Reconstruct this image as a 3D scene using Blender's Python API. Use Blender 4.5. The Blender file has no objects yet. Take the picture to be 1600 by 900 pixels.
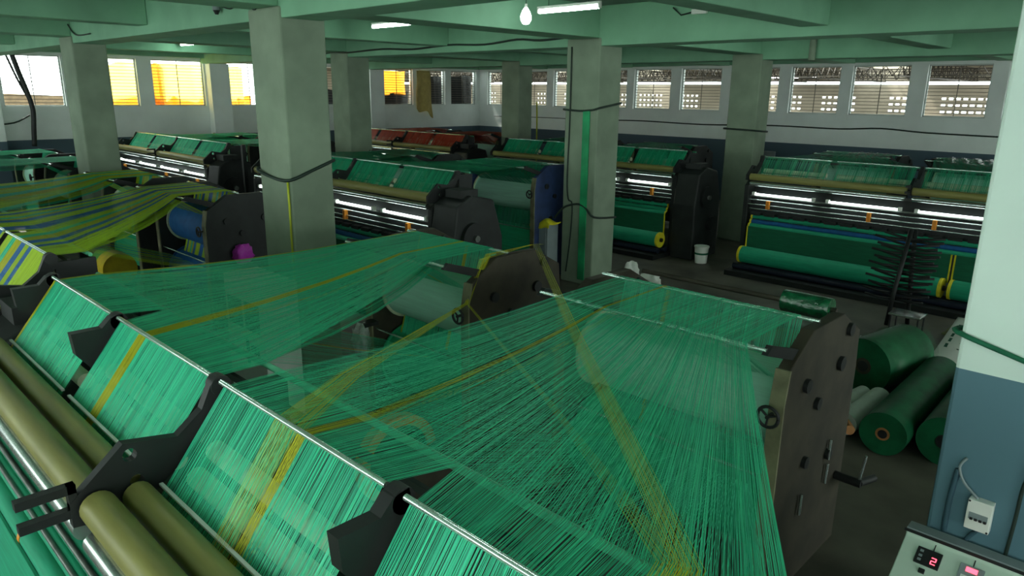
import bpy, math, random
from mathutils import Vector, Matrix
import numpy as np

S = bpy.context.scene
COL = S.collection
PI = math.pi

# ------------------------------------------------------------------ camera
F_PX, PITCH, ROLL, YAW, CAM_H = 1123.79, 0.26495513, -0.01152441, -0.76826926, 3.5
fw = Vector((math.sin(YAW) * math.cos(PITCH), math.cos(YAW) * math.cos(PITCH), -math.sin(PITCH)))
rt = Vector((math.cos(YAW), -math.sin(YAW), 0))
dn = fw.cross(rt)
r2 = math.cos(ROLL) * rt + math.sin(ROLL) * dn
d2 = -math.sin(ROLL) * rt + math.cos(ROLL) * dn
cam = bpy.data.cameras.new('camera')
cam.sensor_width = 36.0
cam.lens = 36.0 * F_PX / 1600.0
cam.clip_start = 0.05
cam_o = bpy.data.objects.new('camera', cam)
COL.objects.link(cam_o)
m = Matrix((r2, -d2, -fw)).transposed().to_4x4()
m.translation = Vector((0, 0, CAM_H))
cam_o.matrix_world = m
S.camera = cam_o

# ------------------------------------------------------------------ world, sun, exposure
world = bpy.data.worlds.new('overcast_sky')
S.world = world
world.use_nodes = True
bgn = world.node_tree.nodes['Background']
bgn.inputs[0].default_value = (0.88, 1.0, 0.95, 1)
bgn.inputs[1].default_value = 3.0
sun = bpy.data.lights.new('sun', 'SUN')
sun.energy = 5.0
sun.angle = math.radians(3)
sun.color = (1.0, 0.95, 0.85)
sun_o = bpy.data.objects.new('sun', sun)
COL.objects.link(sun_o)
sun_o.rotation_euler = Vector((0.62, 0.12, -0.78)).to_track_quat('-Z', 'Y').to_euler()
sun_o.location = (-40, 0, 30)
vs = S.view_settings
vs.view_transform = 'Standard'
vs.look = 'None'
vs.gamma = 1.0
vs.use_curve_mapping = False
vs.exposure = 1.1
TUBE_STRENGTH = 20.0      # ceiling fluorescent tubes
LAMP_STRENGTH = 5.0       # small tubes on the machines


# ------------------------------------------------------------------ materials
def lin(c):
    return tuple(((v / 255) / 12.92 if v / 255 <= 0.04045 else ((v / 255 + 0.055) / 1.055) ** 2.4) for v in c)


MATS = {}


def mat(name, rgb, rough=0.6, metal=0.0, noise=0.12, scale=6.0, spec=0.4, bump=0.0, stretch=None):
    if name in MATS:
        return MATS[name]
    mt = bpy.data.materials.new(name)
    mt.use_nodes = True
    nt = mt.node_tree
    b = nt.nodes['Principled BSDF']
    c = lin(rgb)
    tc = nt.nodes.new('ShaderNodeTexCoord')
    mp = nt.nodes.new('ShaderNodeMapping')
    if stretch:
        mp.inputs['Scale'].default_value = stretch
    nz = nt.nodes.new('ShaderNodeTexNoise')
    nz.inputs['Scale'].default_value = scale
    nz.inputs['Detail'].default_value = 5
    rp = nt.nodes.new('ShaderNodeValToRGB')
    lo = tuple(v * (1 - noise * 1.6) for v in c) + (1,)
    hi = tuple(min(1, v * (1 + noise)) for v in c) + (1,)
    rp.color_ramp.elements[0].color = lo
    rp.color_ramp.elements[0].position = 0.3
    rp.color_ramp.elements[1].color = hi
    rp.color_ramp.elements[1].position = 0.7
    nt.links.new(tc.outputs['Object'], mp.inputs[0])
    nt.links.new(mp.outputs[0], nz.inputs['Vector'])
    nt.links.new(nz.outputs[0], rp.inputs[0])
    nt.links.new(rp.outputs[0], b.inputs['Base Color'])
    b.inputs['Roughness'].default_value = rough
    b.inputs['Metallic'].default_value = metal
    b.inputs['Specular IOR Level'].default_value = spec
    if bump:
        bp = nt.nodes.new('ShaderNodeBump')
        bp.inputs['Strength'].default_value = bump
        bp.inputs['Distance'].default_value = 0.02
        nt.links.new(nz.outputs[0], bp.inputs['Height'])
        nt.links.new(bp.outputs[0], b.inputs['Normal'])
    MATS[name] = mt
    return mt


def emit(name, rgb, strength):
    if name in MATS:
        return MATS[name]
    mt = bpy.data.materials.new(name)
    mt.use_nodes = True
    nt = mt.node_tree
    nt.nodes.remove(nt.nodes['Principled BSDF'])
    e = nt.nodes.new('ShaderNodeEmission')
    e.inputs[0].default_value = tuple(rgb) + (1,)
    e.inputs[1].default_value = strength
    nt.links.new(e.outputs[0], nt.nodes['Material Output'].inputs[0])
    MATS[name] = mt
    return mt


def yarn_mat(name, rgb, var=0.25, tl=0.18):
    """thin plastic tape yarn: diffuse + translucent, shade varies from strand to strand"""
    if name in MATS:
        return MATS[name]
    mt = bpy.data.materials.new(name)
    mt.use_nodes = True
    nt = mt.node_tree
    nt.nodes.remove(nt.nodes['Principled BSDF'])
    c = lin(rgb)
    geo = nt.nodes.new('ShaderNodeNewGeometry')
    rp = nt.nodes.new('ShaderNodeValToRGB')
    rp.color_ramp.elements[0].color = tuple(v * (1 - var) for v in c) + (1,)
    rp.color_ramp.elements[1].color = tuple(min(1, v * (1 + var) + 0.01) for v in c) + (1,)
    nt.links.new(geo.outputs['Random Per Island'], rp.inputs[0])
    d = nt.nodes.new('ShaderNodeBsdfDiffuse')
    t = nt.nodes.new('ShaderNodeBsdfTranslucent')
    g = nt.nodes.new('ShaderNodeBsdfGlossy')
    g.inputs['Roughness'].default_value = 0.35
    g.inputs[0].default_value = (0.8, 0.9, 0.85, 1)
    mx = nt.nodes.new('ShaderNodeMixShader')
    mx.inputs[0].default_value = tl
    m2 = nt.nodes.new('ShaderNodeMixShader')
    m2.inputs[0].default_value = 0.06
    nt.links.new(rp.outputs[0], d.inputs[0])
    nt.links.new(rp.outputs[0], t.inputs[0])
    nt.links.new(d.outputs[0], mx.inputs[1])
    nt.links.new(t.outputs[0], mx.inputs[2])
    nt.links.new(mx.outputs[0], m2.inputs[1])
    nt.links.new(g.outputs[0], m2.inputs[2])
    nt.links.new(m2.outputs[0], nt.nodes['Material Output'].inputs[0])
    MATS[name] = mt
    return mt


def film_mat(name, rgb, alpha=0.5):
    """glossy clear wrapping film"""
    if name in MATS:
        return MATS[name]
    mt = mat(name, rgb, rough=0.12, noise=0.3, scale=14, spec=0.9, bump=1.0)
    mt.node_tree.nodes['Principled BSDF'].inputs['Alpha'].default_value = alpha
    mt.node_tree.nodes['Principled BSDF'].inputs['Coat Weight'].default_value = 0.3
    return mt


def dado_mat(name, top, low, zsplit):
    if name in MATS:
        return MATS[name]
    mt = mat(name, top, rough=0.75, noise=0.05, scale=1.3)
    nt = mt.node_tree
    b = nt.nodes['Principled BSDF']
    rp = [n for n in nt.nodes if n.type == 'VALTORGB'][0]
    geo = nt.nodes.new('ShaderNodeNewGeometry')
    sx = nt.nodes.new('ShaderNodeSeparateXYZ')
    nt.links.new(geo.outputs['Position'], sx.inputs[0])
    gt = nt.nodes.new('ShaderNodeMath')
    gt.operation = 'GREATER_THAN'
    gt.inputs[1].default_value = zsplit
    nt.links.new(sx.outputs[2], gt.inputs[0])
    mx = nt.nodes.new('ShaderNodeMix')
    mx.data_type = 'RGBA'
    mx.inputs[6].default_value = lin(low) + (1,)
    nt.links.new(gt.outputs[0], mx.inputs[0])
    nt.links.new(rp.outputs[0], mx.inputs[7])
    nt.links.new(mx.outputs[2], b.inputs['Base Color'])
    return mt


M_WALL = dado_mat('white_wall_slate_dado', (222, 230, 226), (72, 92, 104), 2.06)
M_ENDCOL = dado_mat('white_column_slate_dado', (206, 224, 214), (84, 118, 130), 2.06)
M_COLUMN = mat('column_render_bounce_tint', (124, 140, 120), 0.85, noise=0.12, scale=2.2, bump=0.1)  # grey with the green bounce from the nets mixed into the colour
M_BEAM = mat('beam_paint_bounce_tint', (122, 172, 140), 0.8, noise=0.1, scale=1.5)  # green light bounced off the nets is put into the beam colour
M_SLAB = mat('ceiling_slab_paint', (120, 140, 128), 0.85, noise=0.1, scale=1.2)
M_FLOOR = mat('dark_concrete', (84, 82, 71), 0.55, noise=0.3, scale=1.6, bump=0.05)
M_BLACK = mat('black_enamel', (27, 30, 30), 0.5, noise=0.2, scale=5)
M_FRAME = mat('dark_machine_paint', (33, 37, 36), 0.55, noise=0.25, scale=4)
M_STEEL = mat('bright_steel', (205, 215, 210), 0.22, 0.9, noise=0.1, scale=20)
M_DSTEEL = mat('dull_steel', (120, 125, 120), 0.4, 0.7, noise=0.2, scale=12)
M_GOLD = mat('khaki_roller_rubber', (136, 133, 75), 0.42, noise=0.12, scale=8, stretch=(0.3, 3, 3))
M_CREAM = mat('pale_roller_cover', (205, 212, 180), 0.5, noise=0.08, scale=8)
M_ROD = mat('polished_rod', (215, 240, 228), 0.12, 0.75, noise=0.03, scale=10)
M_RODG = mat('green_coated_rod', (84, 176, 136), 0.4, 0.0, noise=0.1, scale=10)
M_BROWN = mat('brown_machine_paint', (55, 51, 39), 0.7, noise=0.3, scale=3.5)
M_KHAKI_EDGE = mat('khaki_plate_edge', (116, 116, 88), 0.6, noise=0.25, scale=6)
M_BLUEPLATE = mat('blue_machine_paint', (40, 58, 96), 0.5, noise=0.25, scale=4)
M_ORANGE = mat('orange_clamp', (225, 140, 40), 0.5, noise=0.1, scale=10)
M_YELLOW = mat('yellow_selvedge', (215, 205, 40), 0.6, noise=0.1, scale=10)
M_FABRIC = mat('green_shade_net', (24, 150, 112), 0.7, noise=0.12, scale=9, stretch=(0.4, 6, 6))
M_FABRIC_D = mat('deep_green_shade_net', (14, 96, 66), 0.75, noise=0.12, scale=9, stretch=(0.4, 6, 6))
M_FABRIC_B = mat('blue_shade_net', (24, 92, 150), 0.7, noise=0.12, scale=9)
M_NAVY = mat('navy_rubber_roller', (22, 30, 46), 0.5, noise=0.2, scale=6)
M_BEAMPALE = mat('pale_green_wound_yarn', (176, 232, 210), 0.65, noise=0.06, scale=5, stretch=(0.4, 8, 8))
M_BEAMGRN = mat('green_wound_yarn', (40, 176, 124), 0.6, noise=0.12, scale=6, stretch=(0.4, 8, 8))
M_WHITE = mat('white_plastic', (225, 228, 220), 0.4, noise=0.05, scale=4)
M_GREY = mat('grey_box_paint', (128, 140, 142), 0.5, noise=0.08, scale=4)
M_CABLE = mat('dark_cable', (28, 46, 38), 0.6, noise=0.1)
M_YARN_G = yarn_mat('green_yarn', (72, 220, 174), 0.3)
M_YARN_DG = yarn_mat('deep_green_yarn', (34, 160, 116), 0.3)
M_YARN_Y = yarn_mat('yellow_yarn', (204, 204, 40), 0.2)
M_YARN_LIME = yarn_mat('lime_yarn', (196, 226, 58), 0.2)
M_YARN_BLUE = yarn_mat('blue_yarn', (56, 122, 190), 0.25)
M_YARN_RED = yarn_mat('red_brown_yarn', (176, 66, 46), 0.3)
M_TUBE = emit('fluorescent_tube_glow', (0.80, 1.0, 0.88), TUBE_STRENGTH)
M_LAMP = emit('machine_lamp_glow', (0.85, 1.0, 0.95), LAMP_STRENGTH)
M_BULB = emit('bulb_glow', (0.95, 1, 0.98), 12)
M_RED = emit('red_led', (1.0, 0.05, 0.08), 3.0)


# ------------------------------------------------------------------ mesh builder
class MB:
    def __init__(self):
        self.v, self.f, self.sm = [], [], []

    def add(self, vs_, fs, smooth=False):
        o = len(self.v)
        self.v += [tuple(p) for p in vs_]
        self.f += [tuple(i + o for i in q) for q in fs]
        self.sm += [smooth] * len(fs)
        return self

    def box(self, x0, x1, y0, y1, z0, z1):
        vs_ = [(x, y, z) for x in (x0, x1) for y in (y0, y1) for z in (z0, z1)]
        return self.add(vs_, [(0, 1, 3, 2), (4, 6, 7, 5), (0, 4, 5, 1), (2, 3, 7, 6), (0, 2, 6, 4), (1, 5, 7, 3)])

    def cyl(self, p0, p1, r, n=14, rr=None, cap=True):
        p0, p1 = Vector(p0), Vector(p1)
        a = (p1 - p0).normalized()
        u = a.orthogonal().normalized()
        w = a.cross(u)
        rr = r if rr is None else rr
        vs_ = []
        for k in range(n):
            t = 2 * PI * k / n
            d = u * math.cos(t) + w * math.sin(t)
            vs_ += [p0 + d * r, p1 + d * rr]
        self.add(vs_, [(2 * k, 2 * ((k + 1) % n), 2 * ((k + 1) % n) + 1, 2 * k + 1) for k in range(n)], True)
        if cap:
            self.add(vs_[0::2][::-1], [tuple(range(n))])
            self.add(vs_[1::2], [tuple(range(n))])
        return self

    def tube(self, pts, r, n=6):
        pts = [Vector(p) for p in pts]
        rings = []
        prev = None
        for i, p in enumerate(pts):
            a = (pts[min(i + 1, len(pts) - 1)] - pts[max(i - 1, 0)]).normalized()
            u = a.orthogonal() if prev is None else prev - a * prev.dot(a)
            if u.length < 1e-5:
                u = a.orthogonal()
            u.normalize()
            prev = u
            w = a.cross(u)
            rings.append([p + (u * math.cos(2 * PI * k / n) + w * math.sin(2 * PI * k / n)) * r for k in range(n)])
        vs_ = [q for R in rings for q in R]
        fs = []
        for i in range(len(pts) - 1):
            for k in range(n):
                fs.append((i * n + k, i * n + (k + 1) % n, (i + 1) * n + (k + 1) % n, (i + 1) * n + k))
        fs.append(tuple(range(n))[::-1])
        fs.append(tuple((len(pts) - 1) * n + k for k in range(n)))
        return self.add(vs_, fs, True)

    def prism_x(self, prof, x0, x1):
        """(y, z) outline extruded along x"""
        n = len(prof)
        vs_ = [(x0, y, z) for y, z in prof] + [(x1, y, z) for y, z in prof]
        fs = [tuple(range(n))[::-1], tuple(range(n, 2 * n))]
        fs += [(k, (k + 1) % n, n + (k + 1) % n, n + k) for k in range(n)]
        return self.add(vs_, fs)

    def ring_x(self, x0, x1, y, z, r0, r1, n=24):
        """annulus with its axis along x"""
        vs_ = []
        for k in range(n):
            c, s = math.cos(2 * PI * k / n), math.sin(2 * PI * k / n)
            vs_ += [(x0, y + r0 * c, z + r0 * s), (x0, y + r1 * c, z + r1 * s), (x1, y + r1 * c, z + r1 * s), (x1, y + r0 * c, z + r0 * s)]
        fs = []
        for k in range(n):
            a, b = 4 * k, 4 * ((k + 1) % n)
            for j in range(4):
                fs.append((a + j, a + (j + 1) % 4, b + (j + 1) % 4, b + j))
        return self.add(vs_, fs)

    def grid(self, fn, nu, nv):
        vs_ = [fn(i / nu, j / nv) for i in range(nu + 1) for j in range(nv + 1)]
        fs = [(i * (nv + 1) + j, (i + 1) * (nv + 1) + j, (i + 1) * (nv + 1) + j + 1, i * (nv + 1) + j + 1) for i in range(nu) for j in range(nv)]
        return self.add(vs_, fs, True)

    def mesh(self, name, material):
        me = bpy.data.meshes.new(name)
        me.from_pydata(self.v, [], self.f)
        me.materials.append(material)
        me.polygons.foreach_set('use_smooth', self.sm)
        me.update()
        return me

    def build(self, name, material, parent=None, bevel=0.0):
        o = bpy.data.objects.new(name, self.mesh(name, material))
        COL.objects.link(o)
        if parent is not None:
            o.parent = parent
            o.matrix_parent_inverse = Matrix.Translation(-Vector(world_loc(parent)))
        if bevel:
            b = o.modifiers.new('bevel', 'BEVEL')
            b.width = bevel
            b.segments = 2
            b.limit_method = 'ANGLE'
        return o


def world_loc(o):
    p = Vector(o.location)
    while o.parent is not None:
        # children built by MB keep world coordinates: their own location is zero
        return Vector((0, 0, 0)) if o.type == 'MESH' else p
    return p


def shared(name, me, loc, parent, rot=(0, 0, 0), scale=(1, 1, 1)):
    """one more object on shared mesh data, loc in world coordinates"""
    o = bpy.data.objects.new(name, me)
    COL.objects.link(o)
    o.location = loc
    o.rotation_euler = rot
    o.scale = scale
    if parent is not None:
        o.parent = parent
        o.matrix_parent_inverse = Matrix.Translation(-Vector(world_loc(parent)))
    return o


def tag(o, label, cat=None, group=None, kind=None):
    o['label'] = label
    if cat:
        o['category'] = cat
    if group:
        o['group'] = group
    if kind:
        o['kind'] = kind
    return o


def thing(name, label, cat, loc, group=None):
    o = bpy.data.objects.new(name, None)
    o.empty_display_size = 0.2
    COL.objects.link(o)
    o.location = loc
    return tag(o, label, cat, group)


def struct(name, mb, material, label=None, bevel=0.0, parent=None):
    o = mb.build(name, material, parent, bevel)
    if parent is None:
        o['kind'] = 'structure'
    if label:
        o['label'] = label
    return o


# ------------------------------------------------------------------ room shell
XL, YB, XR, YF = -24.2, 22.8, 9.0, -8.0        # inner faces of the walls
ZC, ZU, ZV = 4.95, 4.30, 4.43                    # slab, main beam soffit, cross beam soffit
WT = 0.25
struct('floor', MB().box(XL - WT, XR + WT, YF - WT, YB + WT, -0.1, 0.0), M_FLOOR, 'dark worn concrete factory floor')
struct('ceiling', MB().box(XL - WT, XR + WT, YF - WT, YB + WT, ZC, ZC + 0.2), M_SLAB, 'grey green painted concrete slab ceiling')

ZW0, ZW1 = 2.98, 4.38
WIN_L = [(4.9, 6.42), (6.95, 8.45), (8.89, 10.5), (11.3, 12.85), (13.2, 14.7), (15.05, 16.55), (17.57, 19.08), (19.38, 20.81), (21.14, 22.62)]
WIN_B = [(-23.7, -22.2), (-21.75, -20.2), (-19.85, -18.3), (-17.75, -16.25), (-15.93, -14.37), (-13.96, -12.42), (-12.02, -10.43), (-10.05, -8.54), (-8.2, -6.63), (-6.2, -4.67), (-4.3, -2.75), (-2.3, -0.8)]


def wall_holes(axis, a0, a1, wins, c0, c1, ZW0=ZW0):
    """wall of pieces around window openings; axis 'y' runs along y (thickness in x c0..c1)"""
    mb = MB()

    def put(p0, p1, z0, z1):
        if axis == 'y':
            mb.box(c0, c1, p0, p1, z0, z1)
        else:
            mb.box(p0, p1, c0, c1, z0, z1)
    put(a0, a1, 0, ZW0)
    put(a0, a1, ZW1, ZC)
    cur = a0
    for w0, w1 in wins:
        put(cur, w0, ZW0, ZW1)
        cur = w1
    put(cur, a1, ZW0, ZW1)
    return mb


struct('wall_left', wall_holes('y', YF, YB, [(-6, -4), (-3, -1), (0.5, 2), (2.6, 4.1)] + WIN_L, XL - WT, XL), M_WALL, 'white left wall with slate blue dado below its windows')
struct('wall_back', wall_holes('x', XL - WT, XR, WIN_B + [(0.5, 2.0), (3, 4.5)], YB, YB + WT), M_WALL, 'white back wall with slate blue dado below a row of barred windows')
struct('wall_front', wall_holes('x', XL - WT, XR, [(-22 + 2.2 * k, -20.2 + 2.2 * k) for k in range(13)], YF - WT, YF, 1.2), M_WALL, 'white front wall behind the viewer')
struct('wall_right', wall_holes('y', YF, YB, [(-6 + 2.2 * k, -4.3 + 2.2 * k) for k in range(12)], XR, XR + WT, 1.2), M_WALL, 'white right wall')

# wall pilasters
for i, (y0, y1) in enumerate([(4.3, 4.75), (10.56, 11.2), (16.75, 17.4)]):
    struct('pilaster', MB().box(XL, XL + 0.35, y0, y1, 0, ZU), M_WALL, 'white pilaster on the left wall', 0.01)

# columns: x pairs and y rows
CX = [(-16.5, -15.75), (-8.75, -8.0)]
CY = [(4.4, 5.0), (10.4, 11.05), (16.5, 17.1)]
for x0, x1 in CX:
    for y0, y1 in CY:
        struct('column', MB().box(x0, x1, y0, y1, 0, ZV), M_COLUMN, 'grey concrete column with green bounce light in its colour', 0.025)
struct('column', MB().box(-0.83, -0.08, 4.4, 5.0, 0, ZV), M_ENDCOL, 'near white column with slate blue lower part', 0.02)
for x0, x1 in [(-0.83, -0.08)]:
    for y0, y1 in CY[1:]:
        struct('column', MB().box(x0 + 0.35, x1 + 0.35, y0, y1, 0, ZV), M_COLUMN, 'grey concrete column with green bounce light in its colour', 0.025)
# main beams along x on each column row, cross beams along y
for y0, y1 in CY + [(-1.7, -1.1)]:
    struct('ceiling_beam', MB().box(XL, XR, y0 + 0.03, y1 - 0.05, ZU, ZC), M_BEAM, 'concrete ceiling beam coloured with green bounce light', 0.012)
struct('ceiling_beam', MB().box(XL, XR, YB - 0.3, YB - 0.002, 4.46, ZC), M_BEAM, 'edge beam coloured with green bounce light over the back windows')
struct('ceiling_beam', MB().box(XL + 0.002, XL + 0.3, YF, YB, 4.46, ZC), M_BEAM, 'edge beam coloured with green bounce light over the left windows')
YS = [(YF, -1.67), (-1.15, 4.43), (4.95, 10.43), (11.0, 16.53), (17.05, YB - 0.3)]
for x0, x1 in [(-20.3, -19.9), (-16.45, -15.8), (-12.4, -12.0), (-8.7, -8.05), (-4.55, -4.15), (-0.78, -0.13), (3.4, 3.8)]:
    for y0, y1 in YS:
        struct('ceiling_beam', MB().box(x0, x1, y0 + 0.002, y1 - 0.002, ZV, ZC), M_BEAM, 'concrete cross beam coloured with green bounce light', 0.012)

# windows: frame, thin bars
M_WFRAME = mat('window_frame_paint', (176, 186, 182), 0.5, noise=0.05)
M_BAR = mat('rusty_window_bar', (96, 92, 84), 0.6, noise=0.2)
bar_b = MB().box(-0.5, 0.5, -0.008, 0.008, -0.008, 0.008).mesh('bar', M_BAR)
wn = 0
for side, wins in (('left', WIN_L), ('back', WIN_B)):
    for w0, w1 in wins:
        wn += 1
        cx = (w0 + w1) / 2
        wl = w1 - w0
        mb = MB()
        loc = (XL - 0.12, cx, ZW0) if side == 'left' else (cx, YB + 0.12, ZW0)
        wo = bpy.data.objects.new('window_%d' % wn, None)
        COL.objects.link(wo)
        wo.location = loc
        wo['kind'] = 'structure'
        wo['label'] = 'barred window opening in the %s wall' % side
        for a, b, c, d in ((w0, w1, ZW0, ZW0 + 0.035), (w0, w1, ZW1 - 0.035, ZW1), (w0, w0 + 0.035, ZW0, ZW1), (w1 - 0.035, w1, ZW0, ZW1)):
            if side == 'left':
                mb.box(XL - 0.14, XL - 0.09, a, b, c, d)
            else:
                mb.box(a, b, YB + 0.09, YB + 0.14, c, d)
        mb.build('window_frame', M_WFRAME, wo)
        for k in range(13):
            z = ZW0 + 0.1 + k * (ZW1 - ZW0 - 0.16) / 13
            if side == 'left':
                shared('bar', bar_b, (XL - 0.115, cx, z), wo, (0, 0, PI / 2), (wl, 1, 1))
            else:
                shared('bar', bar_b, (cx, YB + 0.115, z), wo, (0, 0, 0), (wl, 1, 1))
        zc = (ZW0 + ZW1) / 2
        if side == 'left':
            shared('upright_bar', bar_b, (XL - 0.115, cx, zc), wo, (0, PI / 2, 0), (ZW1 - ZW0, 1.2, 1.2))
        else:
            shared('upright_bar', bar_b, (cx, YB + 0.115, zc), wo, (0, PI / 2, 0), (ZW1 - ZW0, 1.2, 1.2))

# ------------------------------------------------------------------ outside: left yard with tarpaulins, rear shed
M_TARP = yarn_mat('yellow_tarpaulin', (255, 232, 120), 0.05, 0.75)
M_TARP_O = yarn_mat('orange_tarpaulin', (214, 140, 30), 0.05, 0.7)
M_TARP_D = mat('black_tarpaulin', (26, 28, 30), 0.6, noise=0.2)
M_GROUND = mat('yard_ground', (92, 86, 74), 0.9, noise=0.2, scale=0.8)
struct('ground', MB().box(-90, XL - WT, -60, 60, -0.3, -0.1), M_GROUND, 'bare yard outside the left windows')
struct('ground', MB().box(XL - WT, 60, YB + WT, 80, -0.3, -0.1), M_GROUND, 'paved ground behind the back wall')


def tarp(y0, y1, z0, z1, material, label, notch=0.0, seed=0, dx=0.0):
    rnd = random.Random(seed)
    ph = [rnd.random() * 6 for _ in range(4)]

    def fn(u, v):
        y = y0 + (y1 - y0) * u
        top = z1 - notch * max(0, 1 - abs(u - 0.42) / 0.28) + 0.02 * math.sin(9 * u + ph[0])
        z = z0 + (top - z0) * v
        x = XL - WT - 0.16 - dx + 0.035 * math.sin(11 * u + ph[1] + 2 * v) + 0.02 * math.sin(23 * u + 5 * v + ph[2])
        return (x, y, z)
    o = MB().grid(fn, 24, 12).build('tarpaulin', material)
    tag(o, label, 'tarpaulin', 'tarpaulins outside the left windows')


tarp(6.7, 8.7, -0.1, 4.28, M_TARP, 'sunlit yellow tarpaulin with a notched top outside window beside leftmost column', 0.16, 1)
tarp(9.2, 10.75, -0.1, 4.27, M_TARP, 'sunlit yellow tarpaulin filling most of the wide window right of leftmost column', 0, 2)
tarp(8.75, 9.35, -0.1, 4.26, M_TARP_O, 'narrow orange tarpaulin fold at left of the wide yellow window', 0, 3, 0.03)
tarp(11.2, 12.0, -0.1, 4.24, M_TARP, 'yellow tarpaulin outside window just left of the large column', 0, 4)
tarp(17.4, 19.0, 3.35, 4.3, M_TARP_O, 'dark orange tarpaulin over upper half of a far left wall window', 0.04, 5)
tarp(17.3, 19.2, -0.1, 3.5, M_TARP_D, 'black sheet below the dark orange tarpaulin', 0.1, 6, 0.05)
tarp(20.0, 20.95, -0.1, 4.15, M_TARP_D, 'black sheet outside window behind hanging beige cloth', 0, 7)
tarp(21.05, 22.7, -0.1, 4.2, M_TARP_D, 'black sheet outside the window next to room corner', 0.03, 8)
tarp(15.0, 16.6, -0.1, 3.6, M_TARP_D, 'black sheet outside window between the two columns', 0.1, 9)
tarp(6.6, 8.8, -0.1, 3.3, M_TARP_O, 'orange lower strip of tarpaulin at the window beside leftmost column', 0.0, 21, 0.1)
tarp(8.7, 10.9, -0.1, 3.28, M_TARP_O, 'orange lower strip of tarpaulin at the wide yellow window', 0.0, 22, 0.1)
tarp(11.1, 12.3, -0.1, 3.28, M_TARP_O, 'orange lower strip of tarpaulin left of the large column', 0.0, 23, 0.1)
# distant shed roofs beyond the yard
tag(MB().prism_x([(2.0, 0), (2.0, 3.05), (6.0, 3.3), (11.0, 3.1), (11.0, 0)], -44, -38).build('shed', mat('brown_shed', (104, 88, 66), 0.8, noise=0.2)), 'brown shed with low roof beyond the leftmost window', 'shed')

# neighbouring hall seen through the back windows
M_HALLW = mat('hall_wall_plaster', (170, 160, 142), 0.8, noise=0.12, scale=0.7)
M_HALLR = mat('hall_roof_sheet', (120, 116, 104), 0.7, noise=0.2)
M_TRUSS = mat('truss_steel', (70, 64, 56), 0.6, noise=0.2)
HY = 34.0
mb = MB()
jx0, jx1 = -46.0, 12.0
ROWS = [3.46, 3.20, 2.94, 2.68]
mb.box(jx0, jx1, HY, HY + 0.15, 0, 2.64)
for r in range(4):
    mb.box(jx0, jx1, HY, HY + 0.15, ROWS[r] + 0.04, (ROWS[r - 1] - 0.04) if r else 4.02)
x = jx0
g = 0
while x < jx1:                    # groups of slots between wider piers
    ns = (6, 6, 5, 7)[g % 4]
    for k in range(ns):
        for z in ROWS:
            mb.box(x + k * 0.26 + 0.19, x + k * 0.26 + 0.26, HY + 0.005, HY + 0.145, z - 0.04, z + 0.04)
    for z in ROWS:
        mb.box(x + ns * 0.26, x + ns * 0.26 + (0.85, 1.3, 0.7)[g % 3], HY + 0.005, HY + 0.145, z - 0.04, z + 0.04)
    x += ns * 0.26 + (0.85, 1.3, 0.7)[g % 3]
    g += 1
struct('wall_neighbour', mb, M_HALLW, 'plastered wall of the hall behind with rows of daylight slots')
struct('wall_neighbour_top', MB().box(jx0, jx1, HY, HY + 0.15, 4.16, 4.8), M_HALLW, 'upper strip of the plastered wall behind')
struct('wall_neighbour_side', MB().box(-46, -45.8, YB + 2, HY, 0, 6), M_HALLW, 'end wall of the hall behind')
mb = MB()
for k in range(10):
    xa = -46 + k * 6.0
    mb.add([(xa, YB + 1.2, 5.0), (xa + 4.6, YB + 1.2, 5.0), (xa + 4.6, HY + 0.5, 4.75), (xa, HY + 0.5, 4.75)], [(0, 1, 2, 3)])
rf = struct('roof_neighbour', mb, M_HALLR, 'sheet roof of the hall behind')
rf.modifiers.new('thickness', 'SOLIDIFY').thickness = 0.04
for k in range(12):
    xa = -38 + k * 3.4
    tr = thing('roof_truss', 'steel lattice roof truss in the hall behind the back windows', 'truss', (xa, HY - 6, 4.1), 'roof trusses of the hall behind')
    y0, y1 = YB + 1.5, HY - 0.1
    MB().box(xa - 0.03, xa + 0.03, y0, y1, 4.10, 4.15).build('chord', M_TRUSS, tr)
    MB().box(xa - 0.03, xa + 0.03, y0, y1, 4.58, 4.63).build('chord', M_TRUSS, tr)
    mb = MB()
    for j in range(18):
        ya, yb = y0 + (y1 - y0) * j / 18, y0 + (y1 - y0) * (j + 1) / 18
        mb.tube([(xa, ya, 4.12), (xa, (ya + yb) / 2, 4.6), (xa, yb, 4.12)], 0.02, 5)
    mb.build('lattice', M_TRUSS, tr)
for k, yy in enumerate((26.5, 30.0, 33.0)):
    tr = thing('roof_truss', ('near', 'middle', 'far')[k] + ' long lattice girder running along the hall behind', 'truss', (-12, yy, 4.2), 'roof trusses of the hall behind')
    MB().box(-40, 6, yy - 0.03, yy + 0.03, 4.16, 4.20).build('chord', M_TRUSS, tr)
    MB().box(-40, 6, yy - 0.03, yy + 0.03, 4.48, 4.52).build('chord', M_TRUSS, tr)
    mb = MB()
    for j in range(100):
        xa = -40 + 46 * j / 100
        mb.tube([(xa, yy, 4.18), (xa + 0.23, yy, 4.5), (xa + 0.46, yy, 4.18)], 0.017, 4)
    mb.build('lattice', M_TRUSS, tr)
M_SHEDTUBE = emit('shed_tube_glow', (1, 1, 0.96), 7)
for k, (xa, ya, zz) in enumerate([(-9.6, 31, 4.0), (-7.4, 31.5, 4.03), (-4.9, 29, 4.36), (-14.5, 31, 4.25), (-5.3, 31.5, 4.0)]):
    o = MB().cyl((xa, ya, zz), (xa + 1.9, ya, zz), 0.04, 8).build('tube_light', M_SHEDTUBE)
    tag(o, 'long white tube light in the hall behind, seen through the %s back window' % ('fourth rightmost', 'third rightmost', 'rightmost', 'middle', 'second rightmost')[k], 'light', 'tube lights in the hall behind')

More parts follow.
